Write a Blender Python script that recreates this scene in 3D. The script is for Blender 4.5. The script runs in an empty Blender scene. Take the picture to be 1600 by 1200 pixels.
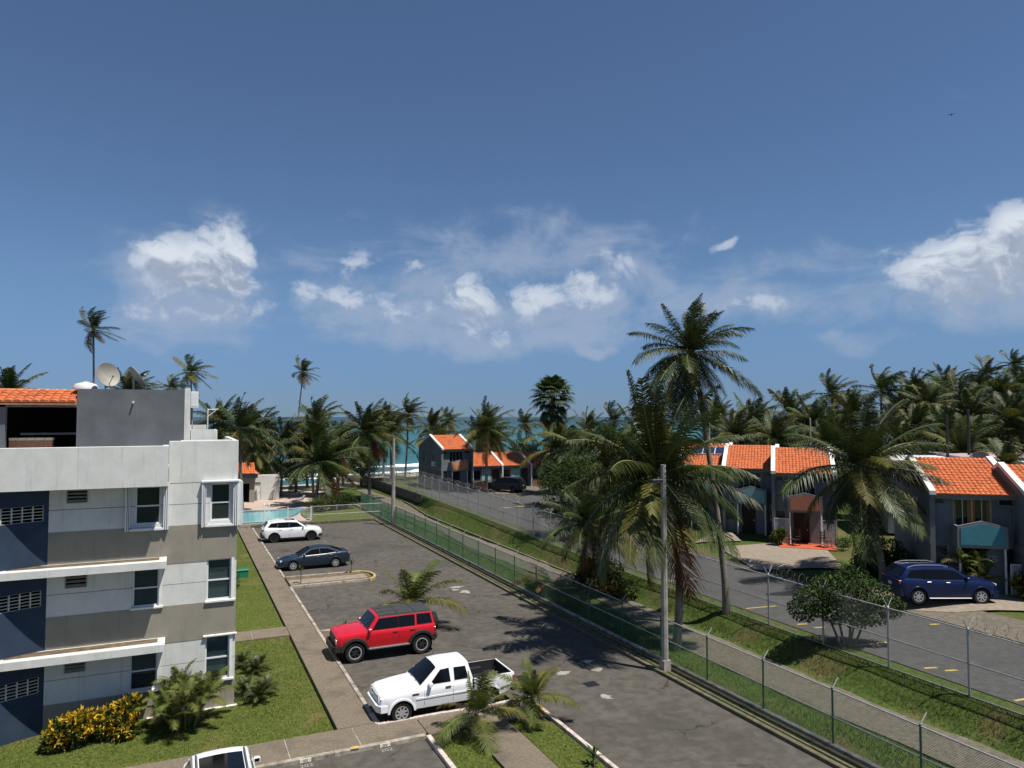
import bpy, math, random
import numpy as np
from mathutils import Vector, Matrix, Quaternion

# ------------------------------------------------------------------ camera, sky, sun, exposure
SC = bpy.context.scene
COL = SC.collection
YAW = math.radians(24.66)          # camera heading, clockwise from +Y (the car park runs along +Y)
PITCH = math.atan(51 / 1124)
cam_d = bpy.data.cameras.new('camera')
cam_d.sensor_fit = 'HORIZONTAL'; cam_d.sensor_width = 36; cam_d.lens = 1124 / 1600 * 36
cam_d.clip_start = 0.1; cam_d.clip_end = 40000
cam = bpy.data.objects.new('camera', cam_d); COL.objects.link(cam)
cam.location = (0, 0, 10.5)
cam.rotation_euler = (math.radians(90) + PITCH, 0, -YAW)
SC.camera = cam

SUN = Vector((1.05, -1.42, 4.0)).normalized()
sun_d = bpy.data.lights.new('sun', 'SUN'); sun_d.energy = 5.0; sun_d.angle = math.radians(0.53)
sun_d.color = (1.0, 0.94, 0.84)
sun = bpy.data.objects.new('sun', sun_d); COL.objects.link(sun)
sun.rotation_euler = SUN.to_track_quat('Z', 'Y').to_euler()
sun.location = (0, 0, 60)

SC.view_settings.view_transform = 'Standard'; SC.view_settings.look = 'None'
SC.view_settings.exposure = 0.33; SC.view_settings.gamma = 1.0
SC.view_settings.use_curve_mapping = False
SC.render.engine = 'CYCLES'
SC.cycles.use_denoising = True
SC.cycles.max_bounces = 4; SC.cycles.diffuse_bounces = 2; SC.cycles.glossy_bounces = 3; SC.cycles.transparent_max_bounces = 8; SC.cycles.transmission_bounces = 3

def azel(x, y):                    # viewing angles of a cloud seen at 1600x1200 photo position
    az = YAW + math.atan((x - 800) / 1124)
    v = math.atan((651 - y) / 1124 * math.cos(math.atan((x - 800) / 1124)))
    return az, v

class NT:                          # tiny node-tree helper
    def __init__(s, tree): s.t = tree; s.n = tree.nodes; s.l = tree.links
    def new(s, typ, **kw):
        n = s.n.new(typ)
        for k, v in kw.items():
            if k.startswith('i_'):
                key = k[2:]; key = int(key) if key.isdigit() else key
                s.set(n.inputs[key], v)
            else: setattr(n, k, v)
        return n
    def set(s, sock, v):
        if hasattr(v, 'is_output') or isinstance(v, bpy.types.NodeSocket): s.l.new(v, sock)
        else: sock.default_value = v
    def math(s, op, a, b=None, c=None, clamp=False):
        n = s.n.new('ShaderNodeMath'); n.operation = op; n.use_clamp = clamp
        s.set(n.inputs[0], a)
        if b is not None: s.set(n.inputs[1], b)
        if c is not None: s.set(n.inputs[2], c)
        return n.outputs[0]
    def ramp(s, v, a, b, lo=0.0, hi=1.0, smooth=True):
        n = s.n.new('ShaderNodeMapRange'); n.clamp = True
        n.interpolation_type = 'SMOOTHSTEP' if smooth else 'LINEAR'
        s.set(n.inputs[0], v); s.set(n.inputs[1], a); s.set(n.inputs[2], b); s.set(n.inputs[3], lo); s.set(n.inputs[4], hi)
        return n.outputs[0]
    def mix(s, f, a, b, blend='MIX'):
        n = s.n.new('ShaderNodeMix'); n.data_type = 'RGBA'; n.blend_type = blend
        s.set(n.inputs[0], f); s.set(n.inputs[6], a); s.set(n.inputs[7], b)
        return n.outputs[2]
    def noise(s, vec, scale, detail=4, rough=0.55, dist=0.0):
        n = s.n.new('ShaderNodeTexNoise')
        s.l.new(vec, n.inputs['Vector']); n.inputs['Scale'].default_value = scale
        n.inputs['Detail'].default_value = detail; n.inputs['Roughness'].default_value = rough
        n.inputs['Distortion'].default_value = dist
        return n.outputs[0]
    def noise2(s, *a, **k):
        o = s.noise(*a, **k); o.node.noise_dimensions = '2D'; return o
    def mapping(s, vec, scale=(1, 1, 1), loc=(0, 0, 0), rot=(0, 0, 0)):
        n = s.n.new('ShaderNodeMapping'); s.l.new(vec, n.inputs[0])
        n.inputs['Scale'].default_value = scale; n.inputs['Location'].default_value = loc; n.inputs['Rotation'].default_value = rot
        return n.outputs[0]

def c4(c): return (c[0], c[1], c[2], 1.0)

world = bpy.data.worlds.new('World'); SC.world = world; world.use_nodes = True
def build_world():
    T = NT(world.node_tree); T.n.clear()
    out = T.new('ShaderNodeOutputWorld'); bg = T.new('ShaderNodeBackground')
    T.l.new(bg.outputs[0], out.inputs[0])
    sky = T.new('ShaderNodeTexSky'); sky.sky_type = 'NISHITA'; sky.sun_disc = False
    sky.sun_elevation = math.asin(SUN.z); sky.sun_rotation = math.atan2(SUN.x, SUN.y)
    sky.altitude = 10; sky.air_density = 1.0; sky.dust_density = 0.0; sky.ozone_density = 1.5
    tc = T.new('ShaderNodeTexCoord'); g = tc.outputs['Generated']
    sep = T.new('ShaderNodeSeparateXYZ'); T.l.new(g, sep.inputs[0])
    az = T.math('ARCTAN2', sep.outputs[0], sep.outputs[1])
    el = T.math('ARCSINE', sep.outputs[2])
    comb = T.new('ShaderNodeCombineXYZ'); T.l.new(az, comb.inputs[0]); T.l.new(el, comb.inputs[1]); P = comb.outputs[0]
    warp = T.n.new('ShaderNodeTexNoise'); T.l.new(P, warp.inputs['Vector']); warp.inputs['Scale'].default_value = 9; warp.inputs['Detail'].default_value = 4; warp.noise_dimensions = '2D'
    vm = T.n.new('ShaderNodeVectorMath'); vm.operation = 'MULTIPLY_ADD'
    T.l.new(warp.outputs['Color'], vm.inputs[0]); vm.inputs[1].default_value = (.075, .06, 0); 
    sub = T.n.new('ShaderNodeVectorMath'); sub.operation = 'ADD'; T.l.new(P, sub.inputs[0]); sub.inputs[1].default_value = (-.0375, -.03, 0)
    T.l.new(sub.outputs[0], vm.inputs[2]); PW = vm.outputs[0]
    def field(blobs, grow, up=0.):         # union of soft ellipses: photo x, y, half-width, half-height (photo pixels), strength
        acc = None
        for (bx, by, hw, hh, s) in blobs:
            a, e = azel(bx, by); e -= up; sx = 1124 / hw / grow; sy = 1124 / hh / grow
            m = T.mapping(PW, (sx, sy, 0), (-a * sx, -e * sy, 0))
            ln = T.n.new('ShaderNodeVectorMath'); ln.operation = 'LENGTH'; T.l.new(m, ln.inputs[0])
            v = T.ramp(ln.outputs['Value'], 0.1, 1.35, s, 0.0)
            acc = v if acc is None else T.math('MAXIMUM', acc, v)
        return acc
    HEAPS = [(300, 418, 82, 56, 1.0), (340, 384, 48, 40, 1.0), (252, 396, 46, 42, .9), (350, 432, 50, 38, .85), (560, 412, 44, 32, .5), (552, 470, 66, 30, .55), (486, 458, 40, 30, .42), (742, 460, 52, 42, .74), (757, 512, 72, 34, .5), (850, 464, 58, 44, .66), (915, 462, 52, 40, .6), (655, 415, 34, 24, .4), (1122, 371, 22, 12, .5),
                   (1550, 400, 100, 56, 1.0), (1590, 362, 60, 46, 1.0), (1475, 422, 56, 40, .85), (1505, 447, 66, 34, .6), (225, 482, 60, 30, .42), (1185, 480, 70, 28, .36), (1410, 385, 30, 22, .3), (640, 480, 70, 40, .42), (960, 420, 60, 36, .4), (340, 480, 90, 36, .45)]
    heaps = field(HEAPS, 1.0)
    veils = field([(300, 490, 130, 55, .85), (310, 440, 130, 90, .7), (560, 480, 130, 60, .7), (700, 480, 170, 70, .8), (720, 530, 110, 30, .7), (880, 490, 140, 55, .8), (640, 505, 240, 50, .55), (880, 385, 220, 60, .55), (650, 375, 190, 40, .35), (500, 405, 120, 30, .35), (1010, 440, 120, 60, .5),
                   (1530, 450, 150, 55, .8), (1240, 470, 200, 45, .55), (1230, 410, 220, 40, .42), (1380, 440, 120, 60, .4), (932, 547, 40, 12, .75), (1370, 530, 70, 16, .45), (1560, 495, 70, 20, .5), (540, 540, 60, 14, .3), (1480, 130, 140, 18, .2)], 1.2)
    # the rest of the sky carries the same sort of scattered cloud
    d_az = T.math('ABSOLUTE', T.math('SUBTRACT', az, YAW))
    away = T.ramp(d_az, .85, 1.2)
    band = T.math('MULTIPLY', T.ramp(el, .03, .12), T.ramp(el, .5, .2))
    gen = T.math('MULTIPLY', T.math('MULTIPLY', T.ramp(T.noise2(T.mapping(P, (1, 1.8, 1)), 3.2, 5, .55), .5, .72, 0, .9), band), away)
    heaps = T.math('MAXIMUM', heaps, gen); veils = T.math('MAXIMUM', veils, gen)
    above = field(HEAPS[:4] + HEAPS[7:8] + HEAPS[9:11] + HEAPS[13:17], 1.0, .03)
    def puff(off):
        v = T.n.new('ShaderNodeTexVoronoi'); v.feature = 'F1'; v.voronoi_dimensions = '2D'; v.inputs['Scale'].default_value = 26; v.inputs['Detail'].default_value = 3; v.inputs['Roughness'].default_value = .58; v.inputs['Lacunarity'].default_value = 2.1; v.normalize = True
        T.l.new(T.mapping(PW, (1, 1.15, 1), off), v.inputs['Vector']); return T.math('SUBTRACT', 1.0, v.outputs['Distance'])
    p1, p2 = puff((0, 0, 0)), puff((-.004, -.011, 0))
    n1 = T.noise2(T.mapping(P, (1, 1.25, 1)), 17, 7, .6, .2)
    n3 = T.noise2(T.mapping(P, (1, 2.2, 1)), 7, 6, .62, .4)
    rough_ = T.math('ADD', T.math('MULTIPLY', T.math('SUBTRACT', p1, .68), 1.7), T.math('MULTIPLY', T.math('SUBTRACT', n1, .5), .9))
    dens = T.math('ADD', T.math('MULTIPLY', heaps, 1.25), rough_)
    alpha = T.math('MULTIPLY', T.ramp(dens, .26, .8), T.ramp(heaps, .04, .35))
    alpha = T.math('MULTIPLY', alpha, T.math('MULTIPLY_ADD', T.ramp(heaps, .3, .95), .5, .42))
    vd = T.math('ADD', T.math('MULTIPLY', veils, 1.15), T.math('ADD', T.math('MULTIPLY', T.math('SUBTRACT', n3, .5), 1.5), T.math('MULTIPLY', T.math('SUBTRACT', n1, .5), .7)))
    va = T.math('MULTIPLY', T.math('MULTIPLY', T.ramp(vd, .1, .95), T.ramp(veils, .02, .3)), .72)
    lit = T.math('ADD', T.math('MULTIPLY', T.math('SUBTRACT', p1, p2), 2.4), T.ramp(above, .2, .95, 1.0, .02), clamp=True)
    lit = T.math('MULTIPLY_ADD', T.math('SUBTRACT', n1, .5), .9, lit, clamp=True)
    ccol = T.mix(lit, (5.3, 6.3, 8.2, 1), (11.6, 12.4, 13.6, 1))
    tcol = T.mix(T.ramp(el, .0, .19), (.3, .55, 1.16, 1), (.48, .89, 1.29, 1))
    tint = T.mix(1.0, sky.outputs[0], tcol, 'MULTIPLY')
    hs = T.new('ShaderNodeHueSaturation'); hs.inputs['Saturation'].default_value = .85; T.l.new(tint, hs.inputs['Color'])
    fin = T.mix(alpha, T.mix(va, hs.outputs[0], (5.6, 6.9, 9.2, 1)), ccol)
    T.l.new(fin, bg.inputs[0]); bg.inputs[1].default_value = 0.05
build_world()
world.cycles.sampling_method = 'NONE'

# ------------------------------------------------------------------ helpers
rnd = random.Random(7)
def cl(v, a=0., b=1.): return max(a, min(b, v))

class MB:
    def __init__(s): s.v = []; s.f = []
    def add(s, vs, fs):
        o = len(s.v); s.v += [tuple(p) for p in vs]; s.f += [tuple(i + o for i in f) for f in fs]; return s
    def box(s, x0, x1, y0, y1, z0, z1):
        return s.add([(x0, y0, z0), (x1, y0, z0), (x1, y1, z0), (x0, y1, z0), (x0, y0, z1), (x1, y0, z1), (x1, y1, z1), (x0, y1, z1)],
                     [(0, 3, 2, 1), (4, 5, 6, 7), (0, 1, 5, 4), (1, 2, 6, 5), (2, 3, 7, 6), (3, 0, 4, 7)])
    def bbox(s, x0, x1, y0, y1, z0, z1, b=.01):        # box with its upper edges chamfered
        vs = []
        for z, i in ((z0, 0), (z1 - b, 0), (z1, b)):
            vs += [(x0 + i, y0 + i, z), (x1 - i, y0 + i, z), (x1 - i, y1 - i, z), (x0 + i, y1 - i, z)]
        fs = [(0, 3, 2, 1), (8, 9, 10, 11)]
        for r in (0, 4):
            for k in range(4): fs.append((r + k, r + (k + 1) % 4, r + 4 + (k + 1) % 4, r + 4 + k))
        return s.add(vs, fs)
    def prism(s, pts, axis, a, b):                     # 2-D polygon extruded along an axis ('x','y','z') from a to b
        n = len(pts)
        def mk(p, t):
            return (t, p[0], p[1]) if axis == 'x' else ((p[0], t, p[1]) if axis == 'y' else (p[0], p[1], t))
        vs = [mk(p, a) for p in pts] + [mk(p, b) for p in pts]
        fs = [tuple(range(n)), tuple(range(2 * n - 1, n - 1, -1))] + [(i, i + n, (i + 1) % n + n, (i + 1) % n) for i in range(n)]
        return s.add(vs, fs)
    def tube(s, pts, rad, n=6, cap=True):
        pts = [Vector(p) for p in pts]; m = len(pts)
        if not hasattr(rad, '__len__'): rad = [rad] * m
        rings = []; up = None
        for i, p in enumerate(pts):
            t = (pts[min(i + 1, m - 1)] - pts[max(i - 1, 0)])
            if t.length < 1e-9: t = Vector((0, 0, 1))
            t.normalize()
            if up is None: up = Vector((0, 0, 1)) if abs(t.z) < .9 else Vector((1, 0, 0))
            a = t.cross(up)
            if a.length < 1e-6: a = t.cross(Vector((.3, 1, .2)))
            a.normalize(); b = a.cross(t)
            up = b
            rings.append([p + (a * math.cos(2 * math.pi * k / n) + b * math.sin(2 * math.pi * k / n)) * rad[i] for k in range(n)])
        vs = [q for r in rings for q in r]
        fs = [(i * n + k, i * n + (k + 1) % n, (i + 1) * n + (k + 1) % n, (i + 1) * n + k) for i in range(m - 1) for k in range(n)]
        if cap: fs += [tuple(range(n - 1, -1, -1)), tuple((m - 1) * n + k for k in range(n))]
        return s.add(vs, fs)
    def lathe(s, prof, n=20, axis='z', c=(0, 0, 0)):   # prof: (radius, height)
        vs = []
        for r, h in prof:
            for k in range(n):
                a = 2 * math.pi * k / n; u, w = r * math.cos(a), r * math.sin(a)
                vs.append((c[0] + u, c[1] + w, c[2] + h) if axis == 'z' else ((c[0] + u, c[1] + h, c[2] + w) if axis == 'y' else (c[0] + h, c[1] + u, c[2] + w)))
        fs = [(i * n + k, i * n + (k + 1) % n, (i + 1) * n + (k + 1) % n, (i + 1) * n + k) for i in range(len(prof) - 1) for k in range(n)]
        return s.add(vs, fs)
    def mesh(s, name, mat, smooth=None):
        me = bpy.data.meshes.new(name); me.from_pydata(s.v, [], s.f); me.update()
        if mat is not None: me.materials.append(M[mat] if isinstance(mat, str) else mat)
        if smooth is not None:
            me.polygons.foreach_set('use_smooth', [True] * len(me.polygons))
            if smooth < 180: me.set_sharp_from_angle(angle=math.radians(smooth))
        return me
    def build(s, name, mat, parent=None, smooth=None):
        return link(name, s.mesh(name, mat, smooth), parent)

def link(name, me, parent=None, loc=None, rot=None, scale=None):
    o = bpy.data.objects.new(name, me); COL.objects.link(o)
    if parent is not None: o.parent = parent
    if loc is not None: o.location = loc
    if rot is not None: o.rotation_euler = rot
    if scale is not None: o.scale = (scale,) * 3 if not hasattr(scale, '__len__') else scale
    return o
def tag(o, label, cat, group=None):
    o['label'] = label; o['category'] = cat
    if group: o['group'] = group
    return o
def thing(name, label, cat, loc=(0, 0, 0), rz=0., group=None):
    o = link(name, None, None, loc, (0, 0, rz)); o.empty_display_size = .3
    return tag(o, label, cat, group)
def struct(o): o['kind'] = 'structure'; return o
def stuff(o): o['kind'] = 'stuff'; return o
def recalc(o):
    import bmesh
    bm = bmesh.new(); bm.from_mesh(o.data); bmesh.ops.recalc_face_normals(bm, faces=bm.faces[:]); bm.to_mesh(o.data); bm.free(); return o

# ------------------------------------------------------------------ materials
M = {}
def mat(name, col, rough=.7, var=.18, scale=3., metal=0., bump=0., bscale=40., spec=.5, col2=None, s2=.6, amt2=.5, lo2=.5, hi2=.7,
        coords='Object', coat=0., streak=0., rand=0., stretch=(1, 1, 1), trans=0.):
    m = bpy.data.materials.new(name); m.use_nodes = True; M[name] = m
    T = NT(m.node_tree); b = T.n['Principled BSDF']
    if coords == 'World':
        vec = T.new('ShaderNodeNewGeometry').outputs['Position']
    else:
        vec = T.new('ShaderNodeTexCoord').outputs['Object']
    v0 = T.mapping(vec, stretch)
    f = T.noise(v0, scale, 5, .6)
    c = T.mix(T.ramp(f, .3, .7), c4([x * (1 - var) for x in col]), c4([min(1, x * (1 + var)) for x in col]))
    if col2 is not None:
        g = T.noise(v0, s2, 6, .6, .3)
        c = T.mix(T.math('MULTIPLY', T.ramp(g, lo2, hi2), amt2), c, c4(col2))
    if streak:
        sv = T.mapping(vec, (5, 5, .35)); g = T.noise(sv, 1.5, 5, .6)
        c = T.mix(T.ramp(g, .52, .8, 0, streak), c, c4([x * .45 for x in col]))
    if rand:
        oi = T.new('ShaderNodeObjectInfo')
        hs = T.new('ShaderNodeHueSaturation')
        T.l.new(T.math('MULTIPLY_ADD', oi.outputs['Random'], rand * .12, .5 - rand * .06), hs.inputs['Hue'])
        T.l.new(T.math('MULTIPLY_ADD', oi.outputs['Random'], rand, 1 - rand / 2), hs.inputs['Value'])
        T.l.new(c, hs.inputs['Color']); c = hs.outputs[0]
    T.l.new(c, b.inputs['Base Color'])
    b.inputs['Roughness'].default_value = rough; b.inputs['Metallic'].default_value = metal
    b.inputs['Specular IOR Level'].default_value = spec
    if coat: b.inputs['Coat Weight'].default_value = coat; b.inputs['Coat Roughness'].default_value = .04
    if bump:
        bn = T.noise(v0, bscale, 4, .6); bp = T.new('ShaderNodeBump'); bp.inputs['Strength'].default_value = bump; bp.inputs['Distance'].default_value = .02
        T.l.new(bn, bp.inputs['Height']); T.l.new(bp.outputs[0], b.inputs['Normal'])
    if trans:
        tr = T.new('ShaderNodeBsdfTranslucent'); mx = T.new('ShaderNodeMixShader'); mx.inputs[0].default_value = trans
        T.l.new(c, tr.inputs[0]); T.l.new(b.outputs[0], mx.inputs[1]); T.l.new(tr.outputs[0], mx.inputs[2])
        T.l.new(mx.outputs[0], T.n['Material Output'].inputs[0])
    return m

mat('asphalt_lot', (.086, .079, .068), .92, .22, 2.2, bump=.5, bscale=60, spec=.25, coords='World', col2=(.048, .045, .04), s2=.22, amt2=.6, lo2=.5, hi2=.68)
mat('asphalt_road', (.078, .078, .077), .9, .16, 3, bump=.35, bscale=70, spec=.25, coords='World', col2=(.05, .05, .052), s2=.25, amt2=.6)
def asphalt_extra(m):              # cracks, oil stains and pale scuffs of an old car park
    T = NT(m.node_tree); b = T.n['Principled BSDF']
    pos = T.new('ShaderNodeNewGeometry').outputs['Position']
    old = b.inputs['Base Color'].links[0].from_socket
    vo = T.n.new('ShaderNodeTexVoronoi'); vo.feature = 'DISTANCE_TO_EDGE'; vo.inputs['Scale'].default_value = .38
    wn = T.n.new('ShaderNodeTexNoise'); wn.inputs['Scale'].default_value = 1.7; wn.inputs['Detail'].default_value = 6; T.l.new(pos, wn.inputs['Vector'])
    va = T.n.new('ShaderNodeVectorMath'); va.operation = 'MULTIPLY_ADD'; T.l.new(wn.outputs['Color'], va.inputs[0]); va.inputs[1].default_value = (.9, .9, .9); T.l.new(pos, va.inputs[2])
    T.l.new(va.outputs[0], vo.inputs['Vector'])
    crack = T.math('MULTIPLY', T.ramp(vo.outputs['Distance'], .004, .02, .75, 0), T.ramp(T.noise(pos, .35, 3), .48, .62))
    c = T.mix(crack, old, (.018, .017, .016, 1))
    pale = T.ramp(T.noise(T.mapping(pos, (1, .6, 1)), .5, 7, .65, .5), .55, .78, 0, .6)
    c = T.mix(pale, c, (.135, .124, .108, 1))
    sp = T.ramp(T.noise(pos, 28, 3, .7), .62, .78, 0, .45)
    c = T.mix(sp, c, (.2, .19, .175, 1))
    T.l.new(c, b.inputs['Base Color'])
asphalt_extra(M['asphalt_lot'])
mat('grass', (.085, .108, .024), .95, .3, 9, bump=.9, bscale=55, spec=.1, coords='World', col2=(.165, .14, .055), s2=.55, amt2=.65, lo2=.5, hi2=.72)
mat('grass_bank', (.06, .09, .021), .95, .34, 6, bump=1., bscale=30, spec=.1, coords='World', col2=(.13, .1, .05), s2=.3, amt2=.8, lo2=.47, hi2=.68)
mat('blade', (.085, .112, .024), .8, .35, 2.5, spec=.15, coords='World', col2=(.2, .17, .06), s2=.55, amt2=.6, lo2=.5, hi2=.72, trans=.25)
mat('dirt_path', (.145, .128, .106), .95, .22, 5, bump=.5, bscale=35, spec=.1, coords='World', col2=(.09, .105, .045), s2=.9, amt2=.5)
mat('sand', (.42, .35, .25), .95, .15, 2, bump=.3, bscale=10, spec=.1, coords='World')
mat('soil', (.14, .105, .07), .95, .3, 4, bump=.7, bscale=30, spec=.1, coords='World')
mat('walk', (.168, .14, .106), .93, .2, 14, bump=.5, bscale=70, spec=.2, coords='World', col2=(.085, .072, .06), s2=.8, amt2=.65, lo2=.48, hi2=.72)
mat('kerb', (.36, .32, .27), .9, .2, 5, bump=.3, bscale=40, spec=.2, coords='World', col2=(.13, .11, .09), s2=1.6, amt2=.8, lo2=.48, hi2=.66)
mat('kerb_white', (.55, .47, .42), .85, .2, 6, bump=.2, coords='World', col2=(.22, .18, .15), s2=2.2, amt2=.7, lo2=.5, hi2=.68)
mat('kerb_yellow', (.46, .36, .1), .8, .15, 6, bump=.2, coords='World', col2=(.3, .26, .2), s2=2.5, amt2=.7, lo2=.5, hi2=.66)
mat('kerb_moss', (.11, .1, .065), .95, .3, 4, bump=.5, bscale=30, coords='World', col2=(.06, .075, .025), s2=1.2, amt2=.8)
mat('old_wall', (.15, .14, .12), .95, .3, 2, bump=.5, bscale=20, coords='World', col2=(.035, .033, .03), s2=.6, amt2=.8, streak=.8)
mat('paint_yellow', (.5, .37, .1), .8, .2, 9, coords='World', col2=(.14, .13, .11), s2=3, amt2=.7, lo2=.52, hi2=.65)
mat('paint_white', (.3, .285, .25), .8, .15, 9, coords='World', col2=(.2, .19, .17), s2=6, amt2=.5)
mat('stucco_white', (.6, .61, .59), .9, .06, 2, bump=.25, bscale=90, spec=.2, coords='World', col2=(.47, .47, .45), s2=.5, amt2=.55, streak=.4)
mat('stucco_shade', (.56, .57, .56), .9, .06, 2, bump=.25, bscale=90, spec=.2, coords='World', col2=(.42, .42, .41), s2=.6, amt2=.5, streak=.3)
mat('stucco_beige', (.27, .25, .205), .9, .06, 2, bump=.25, bscale=90, spec=.2, coords='World', col2=(.21, .195, .17), s2=.6, amt2=.6, streak=.45)
mat('stucco_navy', (.026, .044, .078), .85, .1, 2, bump=.2, bscale=90, spec=.25, coords='World', col2=(.04, .058, .09), s2=.8, amt2=.5)
mat('stucco_grey', (.115, .125, .14), .9, .1, 1.5, bump=.25, bscale=80, spec=.2, coords='World', col2=(.16, .165, .175), s2=.7, amt2=.5, streak=.3)
mat('house_grey', (.15, .17, .18), .9, .1, 2, bump=.2, bscale=60, spec=.2, coords='World', col2=(.11, .125, .132), s2=.5, amt2=.5, streak=.2)
mat('house_trim', (.19, .2, .205), .9, .1, 2, spec=.2, coords='World', streak=.2)
mat('white_trim', (.72, .71, .68), .8, .06, 3, coords='World', col2=(.45, .43, .4), s2=1.3, amt2=.45, streak=.25)
mat('pink_wall', (.42, .31, .3), .9, .1, 2, coords='World', streak=.4)
mat('teal_panel', (.06, .25, .3), .8, .08, 3); mat('salmon_panel', (.42, .17, .1), .8, .1, 3)
mat('orange_panel', (.55, .22, .1), .8, .12, 3); mat('teal_pale', (.2, .38, .4), .8, .1, 3)
mat('tile_clay', (.5, .142, .055), .85, .3, 7, spec=.25, coords='World', col2=(.26, .085, .045), s2=2.0, amt2=.7, lo2=.5, hi2=.7)
mat('tile_ridge', (.6, .27, .17), .85, .15, 6, coords='World')
mat('wood_curtain', (.3, .12, .04), .7, .2, 6); mat('wood_dark', (.022, .013, .01), .7, .2, 8)
mat('brick_planter', (.3, .15, .09), .9, .25, 12, coords='World'); mat('cream', (.6, .48, .33), .8, .1, 6)
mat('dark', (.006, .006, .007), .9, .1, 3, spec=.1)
mat('frame_alu', (.66, .68, .7), .45, .05, 4, spec=.5); mat('frame_grey', (.3, .32, .34), .5, .05, 4)
mat('vent_grey', (.3, .29, .27), .8, .15, 6); mat('vent_block', (.6, .58, .52), .85, .12, 6, coords='World')
mat('blind', (.4, .47, .47), .6, .05, 3)
mat('steel_green', (.05, .12, .075), .6, .1, 5, spec=.4); mat('galv', (.36, .37, .37), .5, .12, 8, metal=.3)
mat('wire_green', (.035, .12, .075), .55, .15, 2, spec=.4); mat('wire_galv', (.27, .28, .28), .5, .15, 2, metal=.3)
mat('rust_wire', (.2, .17, .14), .6, .3, 5, metal=.4)
mat('pole_conc', (.31, .29, .255), .9, .15, 3, bump=.3, bscale=30, streak=.6, coords='World', col2=(.16, .15, .13), s2=1, amt2=.5)
mat('metal_white', (.7, .7, .68), .5, .05, 4); mat('metal_black', (.012, .012, .013), .5, .1, 4)
mat('dish', (.3, .29, .25), .6, .1, 3, col2=(.2, .195, .17), s2=1, amt2=.5)
mat('pool_water', (.1, .42, .45), .08, .05, 2, spec=.5, bump=.15, bscale=6, coords='World')
mat('pool_tile', (.05, .13, .2), .4, .1, 6); mat('pool_deck', (.44, .34, .29), .9, .14, 4, coords='World', col2=(.3, .24, .2), s2=1.2, amt2=.6)
mat('plastic_green', (.01, .16, .09), .5, .08, 4); mat('patio_red', (.5, .1, .045), .6, .15, 5, coords='World')
mat('trunk', (.19, .165, .135), .95, .25, 4, bump=.6, bscale=25, stretch=(1, 1, 5), col2=(.08, .07, .055), s2=3, amt2=.6)
mat('bark', (.13, .11, .085), .95, .3, 6, bump=.6, bscale=25)
mat('rachis', (.13, .13, .04), .7, .2, 3, rand=.2); mat('rachis_dead', (.22, .12, .05), .85, .2, 3)
mat('frond_young', (.1, .122, .027), .55, .3, 2.2, spec=.2, rand=.3, trans=.2)
mat('frond', (.042, .06, .014), .45, .4, 2.2, spec=.3, rand=.35, trans=.14)
mat('frond_yellow', (.105, .1, .02), .6, .25, 2.2, spec=.3, rand=.35, trans=.25)
mat('frond_dead', (.13, .06, .022), .8, .3, 2.2, spec=.15, rand=.4, trans=.12)
mat('frond_far', (.038, .056, .014), .5, .4, 1.2, spec=.25, rand=.5, trans=.14)
mat('fan_leaf', (.042, .062, .018), .6, .25, 2, spec=.3, trans=.18, rand=.25)
mat('leaf_dark', (.03, .052, .013), .6, .4, 2, spec=.15, trans=.15); mat('leaf_mid', (.052, .088, .019), .6, .4, 2, spec=.15, trans=.2)
mat('leaf_yellow', (.56, .36, .015), .55, .35, 3, spec=.35, trans=.15, col2=(.07, .09, .015), s2=2.6, amt2=.85, lo2=.45, hi2=.6)
mat('coconut', (.2, .16, .04), .6, .2, 3)
mat('rubber', (.014, .014, .014), .85, .15, 8, spec=.3); mat('plastic_black', (.02, .02, .021), .6, .1, 6, spec=.4)
mat('plastic_grey', (.12, .12, .12), .5, .1, 6); mat('rim_alloy', (.42, .42, .43), .4, .05, 5, metal=.35); mat('rim_dark', (.05, .05, .052), .4, .05, 5, metal=.6)
mat('chrome', (.7, .7, .71), .18, .03, 4, metal=1.); mat('silver', (.3, .3, .3), .4, .03, 4, metal=.7)
for n_, c_ in (('paint_car_white', (.78, .8, .82)), ('paint_car_red', (.56, .006, .016)), ('paint_car_slate', (.009, .02, .036)), ('paint_car_blue', (.001, .009, .06)), ('paint_car_black', (.002, .002, .0025))):
    mat(n_, c_, .32, .02, 2, spec=.4, coat=.3 if ('black' in n_ or 'blue' in n_) else .6)
mat('roof_soft', (.035, .037, .04), .75, .1, 8); mat('headlamp', (.55, .56, .55), .12, .05, 8, spec=.8, coat=1)
mat('lamp_red', (.28, .008, .01), .2, .05, 8, coat=1); mat('plate', (.6, .6, .56), .5, .05, 8)
mat('glass_car', (.004, .0045, .005), .08, .02, 3, spec=.3); mat('bank_soil', (.12, .1, .055), .95, .3, 4, coords='World'); mat('glass_pane', (.012, .022, .025), .06, .05, 3, spec=.6)
mat('foam', (.8, .82, .82), .8, .05, 2, coords='World')
mat('solar', (.012, .022, .07), .15, .1, 3, spec=.6); mat('concrete', (.24, .2, .155), .92, .18, 4, coords='World', bump=.3, col2=(.2, .17, .14), s2=1, amt2=.6)
mat('number_ink', (.03, .03, .03), .8, .05, 3); mat('number_white', (.7, .68, .6), .8, .1, 9)

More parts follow.
